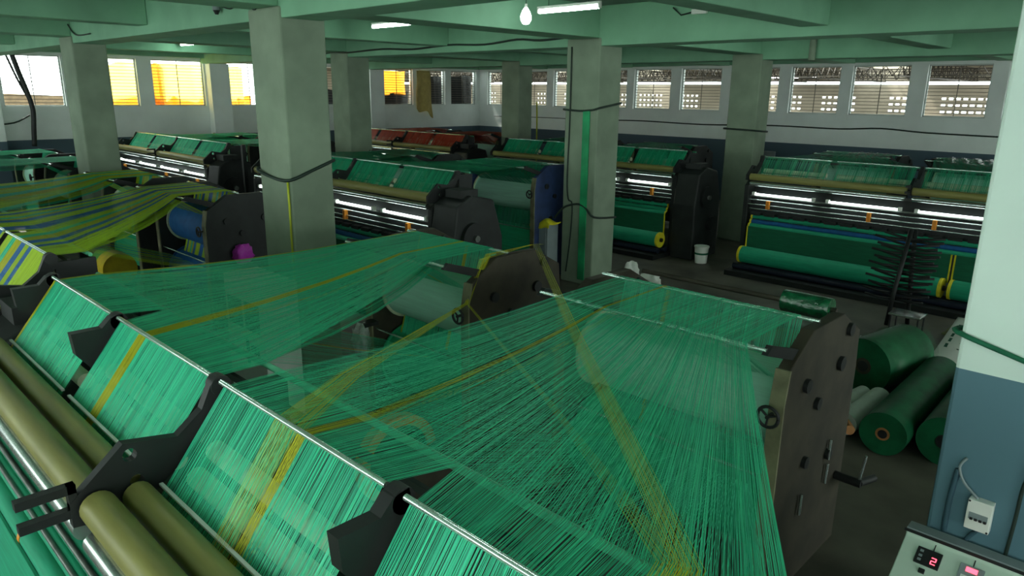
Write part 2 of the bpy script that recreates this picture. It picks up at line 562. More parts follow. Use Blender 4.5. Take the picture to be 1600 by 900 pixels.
# ------------------------------------------------------------------ ceiling tube lights
def tube_light(x, y, z, label, length=1.1, ry=0.0):
    t = thing('tube_light', label, 'light', (x, y, z), 'ceiling tube lights')
    MB().box(x - length / 2, x + length / 2, y - 0.02, y + 0.02, z + 0.03, z + 0.065).build('batten', M_WHITE, t)
    MB().cyl((x - length / 2 + 0.03, y, z), (x + length / 2 - 0.03, y, z), 0.028, 12).build('tube', M_TUBE, t)
    for s in (-1, 1):
        MB().box(x + s * (length / 2 - 0.015) - 0.015, x + s * (length / 2 - 0.015) + 0.015, y - 0.022, y + 0.022, z - 0.022, z + 0.03).build('holder', M_WHITE, t)
        MB().cyl((x + s * 0.35, y, z + 0.05), (x + s * 0.35, y, ZC), 0.004, 5).build('hanger', M_CABLE, t)
    return t


tube_light(-6.69, 7.95, 4.6, 'bright tube light beside the glowing bulb near top of picture')
tube_light(-10.65, 7.95, 4.6, 'bright tube light between the large column and bulb')
tube_light(-19.2, 8.05, 4.6, 'small far tube light above the yellow windows')
tube_light(-6.7, 14.0, 4.75, 'tube light above the floor aisle in front of back machines')
for xa, ya in ((-2.8, 1.6), (0.9, 1.2), (-2.8, -3.5), (0.9, -3.5), (-6.7, -3.5), (4.6, -3.5), (4.6, 2.0), (2.6, 8.0), (-6.7, 1.6)):  # unseen tubes added to light column faces and the foreground machine
    tube_light(xa, ya, 4.6, 'added ceiling tube light out of view')
b = thing('bulb', 'glowing round bulb left of the brightest tube light', 'light', (-7.46, 7.94, 4.6))
mb = MB()
prof = [(0.0, -0.16), (0.045, -0.148), (0.075, -0.10), (0.078, -0.04), (0.05, 0.03), (0.02, 0.07)]
n = 14
vs_ = [(-7.46 + r * math.cos(2 * PI * k / n), 7.94 + r * math.sin(2 * PI * k / n), 4.6 + z) for r, z in prof for k in range(n)]
mb.add(vs_, [(i * n + k, i * n + (k + 1) % n, (i + 1) * n + (k + 1) % n, (i + 1) * n + k) for i in range(len(prof) - 1) for k in range(n)], True)
mb.build('glass', M_BULB, b)
MB().cyl((-7.46, 7.94, 4.66), (-7.46, 7.94, 4.72), 0.02, 10).build('socket', M_WHITE, b)
MB().cyl((-7.46, 7.94, 4.72), (-7.46, 7.94, ZC), 0.005, 6).build('cord', M_CABLE, b)

# ------------------------------------------------------------------ knitting machines
BRK = [(-0.09, 1.86), (-0.09, 1.96), (0.12, 2.14), (0.33, 2.10), (0.44, 2.185), (0.49, 2.29), (0.55, 2.31), (0.57, 2.22), (0.42, 2.04), (0.20, 1.88), (0.05, 1.84)]
BRK2 = [(0.30, 2.13), (0.29, 2.25), (0.44, 2.25), (0.49, 2.30), (0.55, 2.31), (0.57, 2.22), (0.46, 2.06), (0.38, 2.02)]


def plate_with_holes(prof, holes, x0, x1):
    """flat outline with round holes, made by bridging: built as bmesh boolean-free fill"""
    import bmesh
    bm = bmesh.new()
    edges = []

    def loop(pts):
        vs2 = [bm.verts.new((x0, y, z)) for y, z in pts]
        for a, b_ in zip(vs2, vs2[1:] + vs2[:1]):
            edges.append(bm.edges.new((a, b_)))
    loop(prof)
    for y, z, r in holes:
        loop([(y + r * math.cos(2 * PI * k / 14), z + r * math.sin(2 * PI * k / 14)) for k in range(14)])
    bmesh.ops.triangle_fill(bm, use_beauty=True, use_dissolve=False, edges=edges)
    ret = bmesh.ops.extrude_face_region(bm, geom=bm.faces[:])
    for v in [g for g in ret['geom'] if isinstance(g, bmesh.types.BMVert)]:
        v.co.x = x1
    bmesh.ops.recalc_face_normals(bm, faces=bm.faces[:])
    mb = MB()
    bm.verts.index_update()
    mb.add([v.co[:] for v in bm.verts], [tuple(v.index for v in f.verts) for f in bm.faces])
    bm.free()
    return mb


def machine(label, y0, cuts, where, zf=1.0, fine=True, lamps=True, drive=1, stripes=True, roll_label=None, roll_ends=True, fab=None, panel=None, near=False, split=None):
    """warp knitting machine: cuts = x positions of end frames and brackets"""
    fab = fab or M_FABRIC
    panel = panel or M_FABRIC_D
    xa, xb = cuts[0], cuts[-1]
    t = thing('knitting_machine', label, 'knitting machine', ((xa + xb) / 2, y0, 0), 'warp knitting machines')
    for x in (xa, xb):
        MB().prism_x([(y0 - 0.02, 0), (y0 - 0.05, 1.0), (y0 - 0.05, 1.75), (y0 + 0.15, 1.9), (y0 + 0.5, 1.9), (y0 + 0.75, 1.6), (y0 + 0.8, 0)], x - 0.05, x + 0.05).build('end_frame', M_FRAME, t, 0.012)
    MB().prism_x([(y0 + 0.1, 0.75), (y0 + 0.1, 1.5), (y0 + 0.2, 1.72), (y0 + 0.6, 1.72), (y0 + 0.65, 0.75)], xa, xb).build('main_beam', M_BLACK, t)
    MB().box(xa, xb, y0 - 0.7, y0 - 0.05, 0.0, 0.1).build('base_plinth', M_BLACK, t)
    k = 0
    while xa + 0.3 + k * 1.3 < xb:
        x = xa + 0.3 + k * 1.3
        MB().box(x, x + 0.1, y0 + 0.2, y0 + 0.6, 0.0, 0.75).build('leg', M_FRAME, t)
        k += 1
    # rollers, one of each per half; brackets, rods, one per section
    for a, b_ in zip(cuts[:-1:2], cuts[2::2]):
        MB().cyl((a + 0.04, y0, 1.92), (b_ - 0.04, y0, 1.92), 0.068, 20).build('guide_roller', M_GOLD, t)
        MB().cyl((a + 0.04, y0 + 0.145, 1.91), (b_ - 0.04, y0 + 0.145, 1.91), 0.06, 18).build('guide_roller', M_GOLD, t)
        MB().cyl((a + 0.06, y0 - 0.035, 1.79), (b_ - 0.06, y0 - 0.035, 1.79), 0.045, 14).build('steel_roller', M_STEEL, t)
    for i, (a, b_) in enumerate(zip(cuts[:-1], cuts[1:])):
        MB().cyl((a + 0.05, y0 + 0.522, 2.296), (b_ - 0.05, y0 + 0.522, 2.296), 0.012, 12).build('yarn_rod', M_ROD, t)
        MB().cyl((a + 0.1, y0 + 0.45, 2.02), (b_ - 0.1, y0 + 0.45, 2.02), 0.045, 14).build('tension_roller', M_CREAM, t)
        MB().cyl((a + 0.1, y0 + 0.36, 1.93), (b_ - 0.1, y0 + 0.36, 1.93), 0.045, 14).build('tension_roller', M_CREAM, t)
        MB().box(a + 0.05, b_ - 0.05, y0 + 0.225, y0 + 0.24, 1.925, 1.935).build('comb_bar', M_WHITE, t)
        if lamps:
            lm = MB().cyl((a + 0.17, y0 - 0.02, 1.585), (b_ - 0.14, y0 - 0.02, 1.585), 0.02, 10).build('lamp_tube', M_LAMP, t)
            for x in (a + 0.15, b_ - 0.12):
                MB().box(x - 0.03, x + 0.03, y0 - 0.045, y0 + 0.02, 1.56, 1.625).build('lamp_holder', M_WHITE, lm)
        xm = a + (b_ - a) * (0.32 if i % 2 == 0 else 0.6)
        if not near:
            MB().box(xm - 0.03, xm + 0.03, y0 - 0.07, y0 - 0.0, 1.31, 1.47).build('clamp', M_ORANGE, t)
    for j, x in enumerate(cuts):
        if j % 2 and not near:
            continue
        if j % 2 == 0 and not (near and j == 0):
            br = plate_with_holes([(y0 + p, q) for p, q in BRK], [(y0 + 0.14, 2.085, 0.028), (y0 + 0.155, 1.965, 0.028)], x - 0.022, x + 0.022).build('bracket', M_BLACK, t)
        else:
            br = MB().prism_x([(y0 + p, q) for p, q in BRK2], x - 0.03, x + 0.03).build('bracket', M_BLACK, t)
        MB().cyl((x - 0.03, y0 + 0.53, 2.27), (x + 0.03, y0 + 0.53, 2.27), 0.045, 16).build('bearing', M_BLACK, br)
        if 0 < j < len(cuts) - 1 and j % 2 == 0:
            for z0 in (2.0, 1.9):
                MB().box(x - 0.02, x + 0.02, y0 - 0.26, y0 - 0.06, z0, z0 + 0.035).build('arm', M_BLACK, br)
            MB().box(x - 0.02, x + 0.02, y0 - 0.09, y0 - 0.06, 1.9, 2.035).build('arm', M_BLACK, br)
    MB().box(xa, xb, y0 + 0.64, y0 + 0.66, 2.22, 2.25).build('rear_rail', M_BLACK, t)
    MB().cyl((xa, y0 + 0.8, 2.26), (xb, y0 + 0.8, 2.26), 0.016, 10).build('rear_rod', M_RODG, t)
    for x in (xa, (xa + xb) / 2, xb):
        MB().box(x - 0.02, x + 0.02, y0 + 0.55, y0 + 0.83, 1.88, 2.24).build('rod_post', M_BLACK, t)
    for k, (dy, z, r, mm) in enumerate(((0.0, 1.47, 0.014, M_STEEL), (-0.03, 1.38, 0.014, M_STEEL), (0.0, 1.29, 0.012, M_STEEL), (0.05, 1.54, 0.02, M_DSTEEL))):
        MB().cyl((xa, y0 + dy, z), (xb, y0 + dy, z), r, 8).build('needle_bar', M_DSTEEL if near else mm, t)
    if fine:
        n = int((xb - xa) / 0.3)
        blk = MB().box(-0.11, 0.11, -0.05, 0.05, -0.07, 0.07).mesh('needle_block', M_FRAME)
        for k in range(n):
            shared('needle_block', blk, (xa + 0.2 + k * 0.3, y0 + 0.06, 1.14), t)
    # cloth take-down: rollers, web, wound roll
    for k, (dy, z) in enumerate(((0.04, zf + 0.12), (0.0, zf + 0.03), (-0.05, zf - 0.06))):
        mm = fab if k != 1 else (M_FABRIC_B if stripes else fab)
        fr = MB().cyl((xa + 0.12, y0 + dy, z), (xb - 0.12, y0 + dy, z), 0.045 if k < 2 else 0.06, 14).build('cloth_roller', mm, t)
        for x in (xa + 0.12, xb - 0.16):
            MB().cyl((x, y0 + dy, z), (x + 0.04, y0 + dy, z), 0.048 if k < 2 else 0.063, 14).build('selvedge', M_YELLOW, fr)
    if near:
        for xo in (-4.05, -1.6):
            MB().cyl((xo, y0 - 0.05, zf - 0.06), (xo + 0.035, y0 - 0.05, zf - 0.06), 0.064, 14).build('marker_band', M_ORANGE, t)
    pn = MB().box(xa + 0.12, xb - 0.12, y0 - 0.125, y0 - 0.112, 0.45, zf - 0.06).build('cloth_web', panel, t)
    for x in (xa + 0.12, xb - 0.145):
        MB().box(x, x + 0.025, y0 - 0.128, y0 - 0.109, 0.45, zf - 0.06).build('selvedge', M_YELLOW, pn)
    for dy in (-0.42, -0.12):
        MB().cyl((xa + 0.05, y0 + dy, 0.16), (xb - 0.05, y0 + dy, 0.16), 0.06, 14).build('support_roller', M_NAVY, t)
    if drive:
        x0, x1 = (xb + 0.05, xb + 0.6) if drive > 0 else (xa - 0.6, xa - 0.05)
        h = MB().prism_x([(y0 - 0.1, 0), (y0 - 0.12, 1.2), (y0 + 0.0, 1.85), (y0 + 0.3, 2.0), (y0 + 0.75, 1.9), (y0 + 0.95, 1.3), (y0 + 0.95, 0)], x0, x1).build('drive_housing', M_FRAME, t, 0.03)
        xe = x1 if drive > 0 else x0
        MB().cyl((xe, y0 + 0.3, 1.35), (xe + 0.07 * drive, y0 + 0.3, 1.35), 0.24, 24).build('pulley', M_DSTEEL if False else M_BLACK, h)
        MB().cyl((xe, y0 + 0.55, 0.75), (xe + 0.09 * drive, y0 + 0.55, 0.75), 0.16, 20).build('pulley', M_BLACK, h)
        MB().cyl((xe, y0 + 0.3, 1.35), (xe + 0.12 * drive, y0 + 0.3, 1.35), 0.05, 14).build('hub', M_DSTEEL, h)
        MB().box(min(x0, x1) + 0.1, min(x0, x1) + 0.45, y0 + 0.15, y0 + 0.5, 1.95, 2.07).build('gear_case', M_FRAME, h)
    # wound cloth rolls lying on the support rollers: one per machine half
    mid = split or cuts[len(cuts) // 2]
    for x in ((mid - 0.04, mid + 0.015) if split else ()):
        MB().box(x, x + 0.025, y0 - 0.129, y0 - 0.108, 0.45, zf - 0.06).build('selvedge', M_YELLOW, pn)
    if split:
        MB().box(mid - 0.015, mid + 0.015, y0 - 0.1285, y0 - 0.1085, 0.45, zf - 0.06).build('gap', M_BLACK, pn)
    for hname, a, b_ in (('left', xa + 0.1, mid - 0.05), ('right', mid + 0.05, xb - 0.1)):
        rl = thing('cloth_roll', 'green wound cloth roll on %s half of %s' % (hname, where), 'cloth roll', ((a + b_) / 2, y0 - 0.27, 0.2), 'wound cloth rolls on the machines')
        MB().cyl((a + 0.03, y0 - 0.27, 0.38), (b_ - 0.03, y0 - 0.27, 0.38), 0.165, 28, cap=False).build('wound_cloth', fab, rl)
        for x0 in (a, b_ - 0.05):
            MB().ring_x(x0, x0 + 0.05, y0 - 0.27, 0.38, 0.05, 0.17, 28).build('selvedge', M_YELLOW, rl)
        MB().cyl((a - 0.04, y0 - 0.27, 0.38), (b_ + 0.04, y0 - 0.27, 0.38), 0.045, 12).build('core', M_BLACK, rl)
    return t


PLATE = [(4.30, 0), (4.30, 1.58), (4.34, 1.80), (4.66, 2.0), (5.2, 2.0), (5.57, 1.80), (5.6, 1.5), (5.6, 0)]


def creel(label, xa, xb, dy, where, paint=None, dz=0.0, near=False, roll=None, top_roll=False):
    """beam stand of two shaped plates with bars, holding two warp beams"""
    paint = paint or M_BROWN
    t = thing('beam_stand', label, 'beam stand', ((xa + xb) / 2, 4.95 + dy, 0), 'beam stands')
    for x, s in ((xa, 1), (xb, -1)):
        p = MB().prism_x([(y + dy, z + (dz if z > 1 else 0)) for y, z in PLATE], x - 0.045, x + 0.045).build('side_plate', paint, t, 0.008)
        for yy, zz, r in ((4.62, 1.62, 0.05), (5.22, 1.62, 0.055), (4.85, 1.42, 0.045), (5.32, 1.86, 0.05), (4.75, 1.0, 0.045), (5.2, 0.9, 0.045)):
            MB().cyl((x - 0.075, yy + dy, zz + dz), (x + 0.075, yy + dy, zz + dz), r, 12).build('bearing', M_BLACK, p)
        MB().prism_x([(y + dy, z + (dz if z > 1 else 0)) for y, z in ((4.285, 0.2), (4.285, 1.57), (4.325, 1.80), (4.345, 1.80), (4.303, 1.57), (4.303, 0.2))], x - 0.05, x + 0.05).build('edge_strip', M_KHAKI_EDGE, p)
    MB().cyl((xa, 4.05 + dy, 2.0 + dz), (xb, 4.05 + dy, 2.0 + dz), 0.014, 10).build('front_rod', M_ROD, t)
    for x in (xa, xb):
        MB().prism_x([(4.02 + dy, 1.98 + dz), (4.08 + dy, 2.03 + dz), (4.5 + dy, 1.9 + dz), (4.5 + dy, 1.82 + dz)], x - 0.02, x + 0.02).build('rod_arm', M_BLACK, t)
    MB().cyl((xa, 4.85 + dy, 2.01 + dz), (xb, 4.85 + dy, 2.01 + dz), 0.016, 10).build('top_rod', M_ROD, t)
    MB().cyl((xa, 5.2 + dy, 1.85 + dz), (xb, 5.2 + dy, 1.85 + dz), 0.05, 14).build('rear_roller', M_DSTEEL, t)
    MB().box(xa, xb, 4.95 + dy, 5.05 + dy, 1.72 + dz, 1.84 + dz).build('cross_bar', M_KHAKI_EDGE, t)
    MB().box(xa, xb, 5.4 + dy, 5.5 + dy, 0.3, 0.45).build('cross_bar', M_FRAME, t)
    MB().cyl((xa, 4.34 + dy, 1.0), (xb, 4.34 + dy, 1.0), 0.012, 8).build('front_rod', M_ROD, t)
    # hand wheel on the front of the right plate
    hw = MB()
    cx, cy, cz = xb - 0.02, 4.22 + dy, 1.5 + dz
    hw.tube([(cx + 0.07 * math.cos(2 * PI * k / 20), cy, cz + 0.07 * math.sin(2 * PI * k / 20)) for k in range(21)], 0.012, 6)
    for k in range(3):
        a = 2 * PI * k / 3 + 0.4
        hw.cyl((cx, cy, cz), (cx + 0.07 * math.cos(a), cy, cz + 0.07 * math.sin(a)), 0.008, 6)
    hw.cyl((cx, cy - 0.015, cz), (cx, cy + 0.1, cz), 0.014, 8)
    hw.build('hand_wheel', M_BLACK, t)
    # warp beams, each a thing of its own
    mp, mg = roll or (M_BEAMPALE, M_BEAMGRN)
    for nm, yy, zz, r, mm, what in (('upper', 4.74, 1.40 + dz, 0.30, mp, 'pale'), ('lower', 4.75, 0.60, 0.36, mg, 'thick')):
        w = thing('warp_beam', '%s %s warp beam in %s' % (nm, what, where), 'warp beam', ((xa + xb) / 2, yy + dy, zz - r), 'warp beams in the stands')
        MB().cyl((xa + 0.1, yy + dy, zz), (xb - 0.1, yy + dy, zz), r, 32).build('wound_yarn', mm, w)
        for x in (xa + 0.08, xb - 0.1):
            MB().cyl((x, yy + dy, zz), (x + 0.02, yy + dy, zz), r + 0.03, 32).build('flange', mm if nm == 'lower' else M_CREAM, w)
        MB().cyl((xa + 0.02, yy + dy, zz), (xb - 0.02, yy + dy, zz), 0.05, 12).build('shaft', M_BLACK, w)
    return t


def strands(mb, n, way, w, seed, jit=0.004, t0=0.0, t1=1.0, clump=0.0, sub=None, skip=0.0):
    """flat tape yarns: way = [(xLeft, xRight, y, z), ...]; each strand is one island"""
    rnd = random.Random(seed)
    ts = []
    for i in range(n):
        u = (i + rnd.uniform(-0.45, 0.45)) / n
        if clump:
            u += clump * math.sin(37 * u + seed) * math.sin(11 * u + 2 * seed)
        ts.append(t0 + (t1 - t0) * min(1, max(0, u)))
    for u in ts:
        if rnd.random() < skip:
            continue
        ww = w * rnd.uniform(0.7, 1.3)
        vs2 = []
        jz = rnd.uniform(-1, 1) * 0.004
        for k, (xl, xr, y, z) in enumerate(way):
            x = xl + (xr - xl) * u + rnd.uniform(-jit, jit)
            vs2 += [(x - ww / 2, y, z + jz), (x + ww / 2, y, z + jz)]
        mb.add(vs2, [(2 * k, 2 * k + 1, 2 * k + 3, 2 * k + 2) for k in range(len(way) - 1)])


def sag_way(a, b, n, s):
    out = []
    for k in range(1, n):
        t = k / n
        out.append(tuple(a[i] + (b[i] - a[i]) * t for i in range(3)) + (a[3] + (b[3] - a[3]) * t - s * 4 * t * (1 - t),))
    return out


def yarn_half(name, label, y0, secs, cr, cdy, bands, n, w, dz=0.0, seed=1, lower=True, cover=0.0):
    """the yarns of one machine half: secs = [(xa, xb), ...] at the rods, cr = (x0, x1) at the stand;
    bands = [(t0, t1, material, share)] over the whole half"""
    root = thing(name, label, 'yarn', (sum(cr) / 2, 4.0 + cdy, 1.9))
    root['kind'] = 'stuff'
    A, B = secs[0][0], secs[-1][1]
    by = {}
    for bi, (t0, t1, mm, share) in enumerate(bands):
        mb = by.setdefault(mm.name, (MB(), mm))[0]
        for si, (xa, xb) in enumerate(secs):
            ea = xa if si == 0 else (secs[si - 1][1] + xa) / 2
            eb = xb if si == len(secs) - 1 else (xb + secs[si + 1][0]) / 2
            f0, f1 = (ea - A) / (B - A), (eb - A) / (B - A)
            lo, hi = max(t0, f0), min(t1, f1)
            if hi <= lo:
                continue
            u0, u1 = (lo - f0) / (f1 - f0), (hi - f0) / (f1 - f0)
            c0, c1 = cr[0] + (cr[1] - cr[0]) * f0, cr[0] + (cr[1] - cr[0]) * f1
            nn = max(2, int(n * share * (hi - lo)))
            front = [(xa, xb, y0 + 0.16, 1.845), (xa, xb, y0 + 0.215, 1.88), (xa, xb, y0 + 0.525, 2.278), (xa, xb, y0 + 0.56, 2.28), (ea, eb, y0 + 0.79, 2.277)]
            q0 = front[-1]
            q1 = (c0, c1, 4.05 + cdy, 2.02 + dz)
            up = front + sag_way(q0, q1, 4, 0.03) + [q1, (c0, c1, 4.84 + cdy, 2.03 + dz), (c0, c1, 4.9 + cdy, 2.0 + dz), (c0, c1, 4.62 + cdy, 1.0), (c0, c1, 4.45 + cdy, 0.5)]
            strands(mb, int(nn * 0.55), up, w, seed * 7 + bi * 3 + si, t0=u0, t1=u1, clump=0.02)
            q2 = (c0, c1, 4.1 + cdy, 1.94 + dz)
            mid = front + sag_way(q0, q2, 4, 0.08) + [q2, (c0, c1, 4.62 + cdy, 1.6 + dz)]
            strands(mb, int(nn * 0.3), mid, w, seed * 7 + bi * 3 + si + 100, t0=u0, t1=u1, clump=0.02)
            if lower:
                q3 = (c0, c1, 4.36 + cdy, 0.9)
                low = front + sag_way(q0, q3, 4, 0.03) + [q3]
                strands(mb, int(nn * 0.15), low, w, seed * 7 + bi * 3 + si + 200, t0=u0, t1=u1, clump=0.02)
    for k, (mb, mm) in by.items():
        o = mb.build('yarn_sheet', mm, root)
        o['kind'] = 'stuff'
    return root


GREEN = [(0, 1, M_YARN_G, 1.0)]
DGREEN = [(0, 1, M_YARN_DG, 1.0)]

# row A, foreground machine
YA = 0.67
CUT1 = [-5.40, -4.17, -2.92, -1.645, -0.40]
machine('large foreground knitting machine with khaki rollers and green yarns', YA, CUT1, 'foreground machine', zf=1.32, drive=0, lamps=False, stripes=False, near=True, panel=M_FABRIC)
creel('brown beam stand at far end behind the foreground machine', -6.3, -4.75, 0, 'far stand of the foreground machine')
near_stand = creel('large brown beam stand nearest the white column', -3.6, -1.75, 0, 'near stand beside the white column')
SEC = lambda c, i: (c[i] + 0.07, c[i + 1] - 0.07)
B1 = [(0, 0.012, M_YARN_Y, 2.0), (0.012, 0.62, M_YARN_G, 1), (0.62, 0.66, M_YARN_Y, 1.2), (0.66, 1.0, M_YARN_G, 1)]
yarn_half('yarn', 'wide green yarn sheet with yellow stripes on far half of foreground machine', YA, [SEC(CUT1, 0), SEC(CUT1, 1)], (-6.15, -4.95), 0, B1, 2100, 0.0022, seed=3)
B2 = [(0, 0.27, M_YARN_G, 1), (0.27, 0.295, M_YARN_Y, 0.8), (0.295, 1.0, M_YARN_G, 1)]
yarn_half('yarn', 'green yarn fan on near half of foreground machine spreading to the large brown stand', YA, [SEC(CUT1, 2), SEC(CUT1, 3)], (-3.4, -1.88), 0, B2, 1250, 0.0019, seed=5)

# row A, coloured machine at left
YA2 = 0.83
CUT2 = [-11.4, -10.1, -8.75, -7.4, -6.1]
machine('knitting machine at left with lime and blue yarns', YA2, CUT2, 'lime and blue machine', zf=1.0)
creel('dark beam stand of lime and blue yarn machine', -12.2, -10.4, 0, 'dark stand with lime and blue yarns', M_FRAME, roll=(M_FABRIC_B, M_FABRIC_B))
creel('far dark beam stand behind the leftmost column', -14.8, -13.2, 0, 'dark stand behind leftmost column', M_FRAME)
random.seed(4)
B3 = []
tt = 0.0
pal = [M_YARN_LIME, M_YARN_BLUE, M_YARN_LIME, M_YARN_G, M_YARN_Y, M_YARN_BLUE]
k = 0
while tt < 1:
    dt = random.uniform(0.03, 0.11)
    B3.append((tt, min(1, tt + dt), pal[k % 6], 1))
    tt += dt
    k += 1
B3 = [q for q in B3 if q[0] < 0.84]
B3.append((B3[-1][1], 1.0, M_YARN_LIME, 1.3))
B4 = []
tt = 0.0
k = 0
pal = [M_YARN_LIME, M_YARN_G, M_YARN_Y, M_YARN_LIME]
while tt < 1:
    dt = random.uniform(0.05, 0.14)
    B4.append((tt, min(1, tt + dt), pal[k % 4], 1))
    tt += dt
    k += 1
yarn_half('yarn', 'lime and blue striped yarn sheet at left beside the dark beam stand', YA2, [SEC(CUT2, 2), SEC(CUT2, 3)], (-12.0, -10.6), 0, B3, 2000, 0.003, seed=7)
yarn_half('yarn', 'lime green yarn sheet behind the striped one at left', YA2, [SEC(CUT2, 0), SEC(CUT2, 1)], (-14.6, -13.4), 0, B4, 1700, 0.0034, seed=8)
# row A, farthest
CUT3 = [-19.5, -18.2, -16.9, -15.6, -14.3]
machine('far knitting machine at left edge by the leftmost window', 0.7, CUT3, 'machine at left edge', fine=False)
creel('dark beam stand at the left edge below the leftmost window', -18.6, -16.9, 0, 'stand at left edge below window', M_FRAME)
creel('farther dark beam stand at the left edge', -21.2, -19.5, 0, 'farther stand at left edge', M_FRAME)
yarn_half('yarn', 'bright green yarn sheet at left edge below the leftmost window', 0.7, [SEC(CUT3, 2), SEC(CUT3, 3)], (-18.4, -17.1), 0, GREEN, 884, 0.006, seed=9, lower=False)
yarn_half('yarn', 'upper bright green yarn sheet at the left edge near wall', 0.7, [SEC(CUT3, 0), SEC(CUT3, 1)], (-21.0, -19.7), 0, GREEN, 884, 0.006, seed=10, lower=False)

# row B
YBm = 7.05
CUT4 = [-14.2, -12.75, -11.35, -9.95, -8.55]
machine('middle knitting machine right of the large column', YBm, CUT4, 'middle machine right of large column')
creel('blue beam stand left of the green striped column', -10.9, -9.05, 5.6, 'blue stand', M_BLUEPLATE, dz=0.18)
creel('beam stand of middle machine hidden by its green yarns', -13.9, -12.2, 5.6, 'stand behind middle yarn sheet', M_FRAME, dz=0.18)
yarn_half('yarn', 'green yarn sheet over middle machine reaching the blue stand', YBm, [SEC(CUT4, 2), SEC(CUT4, 3)], (-10.75, -9.2), 5.6, DGREEN, 1360, 0.0036, dz=0.18, seed=11, lower=False)
yarn_half('yarn', 'green yarn sheet over middle machine next to the large column', YBm, [SEC(CUT4, 0), SEC(CUT4, 1)], (-13.7, -12.4), 5.6, DGREEN, 1360, 0.0036, dz=0.18, seed=12, lower=False)
CUT5 = [-22.3, -20.85, -19.4, -17.95, -16.5]
machine('far knitting machine between the two leftmost columns', YBm, CUT5, 'far machine between leftmost columns', fine=False)
creel('dark beam stand far left beyond the lime yarns', -19.0, -17.3, 5.6, 'far left stand', M_FRAME, dz=0.2)
creel('farthest dark beam stand by the left wall', -22.0, -20.3, 5.6, 'stand by left wall', M_FRAME, dz=0.2)
yarn_half('yarn', 'far green yarn sheet ending at the large column', YBm, [SEC(CUT5, 2), SEC(CUT5, 3)], (-18.8, -17.5), 5.6, GREEN, 952, 0.0055, dz=0.2, seed=13, lower=False)
yarn_half('yarn', 'far green yarn sheet close to the left wall', YBm, [SEC(CUT5, 0), SEC(CUT5, 1)], (-21.8, -20.5), 5.6, GREEN, 952, 0.0055, dz=0.2, seed=14, lower=False)

# row C
YC = 13.85
CUT6 = [-6.75, -5.28, -3.75, -2.3, -0.85]
machine('rear knitting machine beside the white column with three lit tubes', YC, CUT6, 'rear machine beside white column', drive=0, split=-2.9)
CR6 = 13.3
creel('beam stand at back wall left of the rear machine centre', -6.9, -5.2, CR6, 'stand with film behind rear machine', M_FRAME, dz=0.2)
creel('beam stand at the back wall nearest the white column', -4.5, -2.8, CR6, 'stand at back wall nearest white column', M_FRAME, dz=0.2)
yarn_half('yarn', 'thin green yarn sheet above left half of rear machine', YC, [SEC(CUT6, 0), SEC(CUT6, 1)], (-6.75, -5.35), CR6, DGREEN, 420, 0.0045, dz=0.2, seed=15, lower=False)
yarn_half('yarn', 'thin green yarn sheet above rear machine next to white column', YC, [SEC(CUT6, 2), SEC(CUT6, 3)], (-4.35, -2.95), CR6, DGREEN, 420, 0.0045, dz=0.2, seed=16, lower=False)
CUT7 = [-14.15, -12.75, -11.3, -9.85, -8.45]
machine('rear knitting machine behind the green striped column', YC, CUT7, 'rear machine behind striped column', stripes=False)
creel('beam stand behind the green striped column', -11.6, -9.9, CR6 - 0.9, 'stand behind striped column', M_FRAME, dz=0.2)
creel('beam stand at back wall beside the red yarns', -14.4, -12.7, CR6 - 0.9, 'stand beside the red yarns', M_FRAME, dz=0.2)
yarn_half('yarn', 'green yarn sheet right of the green striped column', YC, [SEC(CUT7, 2), SEC(CUT7, 3)], (-11.4, -10.1), CR6 - 0.9, DGREEN, 1054, 0.005, dz=0.2, seed=17, lower=False)
yarn_half('yarn', 'green yarn sheet left of the green striped column', YC, [SEC(CUT7, 0), SEC(CUT7, 1)], (-14.2, -12.9), CR6 - 0.9, DGREEN, 1054, 0.005, dz=0.2, seed=18, lower=False)
CUT8 = [-21.4, -20.0, -18.6, -17.2, -15.8]
machine('far knitting machine with red brown yarns', YC, CUT8, 'red yarn machine', fine=False)
creel('beam stand under the red brown yarns', -18.6, -16.9, CR6 - 0.9, 'stand under red brown yarns', M_FRAME, dz=0.2)
creel('farther beam stand under the red brown yarns', -21.4, -19.7, CR6 - 0.9, 'farther stand under red yarns', M_FRAME, dz=0.2)
RED = [(0, 1, M_YARN_RED, 1)]
yarn_half('yarn', 'red brown yarn sheet nearest the slim column', YC, [SEC(CUT8, 2), SEC(CUT8, 3)], (-18.4, -17.1), CR6 - 0.9, RED, 1054, 0.0055, dz=0.2, seed=19, lower=False)
yarn_half('yarn', 'red brown yarn sheet farther along the left wall', YC, [SEC(CUT8, 0), SEC(CUT8, 1)], (-21.2, -19.9), CR6 - 0.9, RED, 1054, 0.0055, dz=0.2, seed=20, lower=False)
#MORE#
# ------------------------------------------------------------------ loose yellow yarn bundles over the foreground stand
def bundle(label, pts, n, w, spread, seed):
    rnd = random.Random(seed)
    mb = MB()
    for i in range(n):
        u = i / max(1, n - 1) - 0.5
        path = []
        for k, (x, y, z) in enumerate(pts):
            s = spread[k]
            path.append((x + u * s + rnd.uniform(-0.004, 0.004), y + u * s * 0.3, z + rnd.uniform(-0.003, 0.003)))
        vs2 = []
        for p in path:
            vs2 += [(p[0] - w / 2, p[1], p[2]), (p[0] + w / 2, p[1], p[2])]
        mb.add(vs2, [(2 * k, 2 * k + 1, 2 * k + 3, 2 * k + 2) for k in range(len(path) - 1)])
    o = mb.build('yellow_yarn', M_YARN_Y)
    tag(o, label, 'yarn', None, 'stuff')


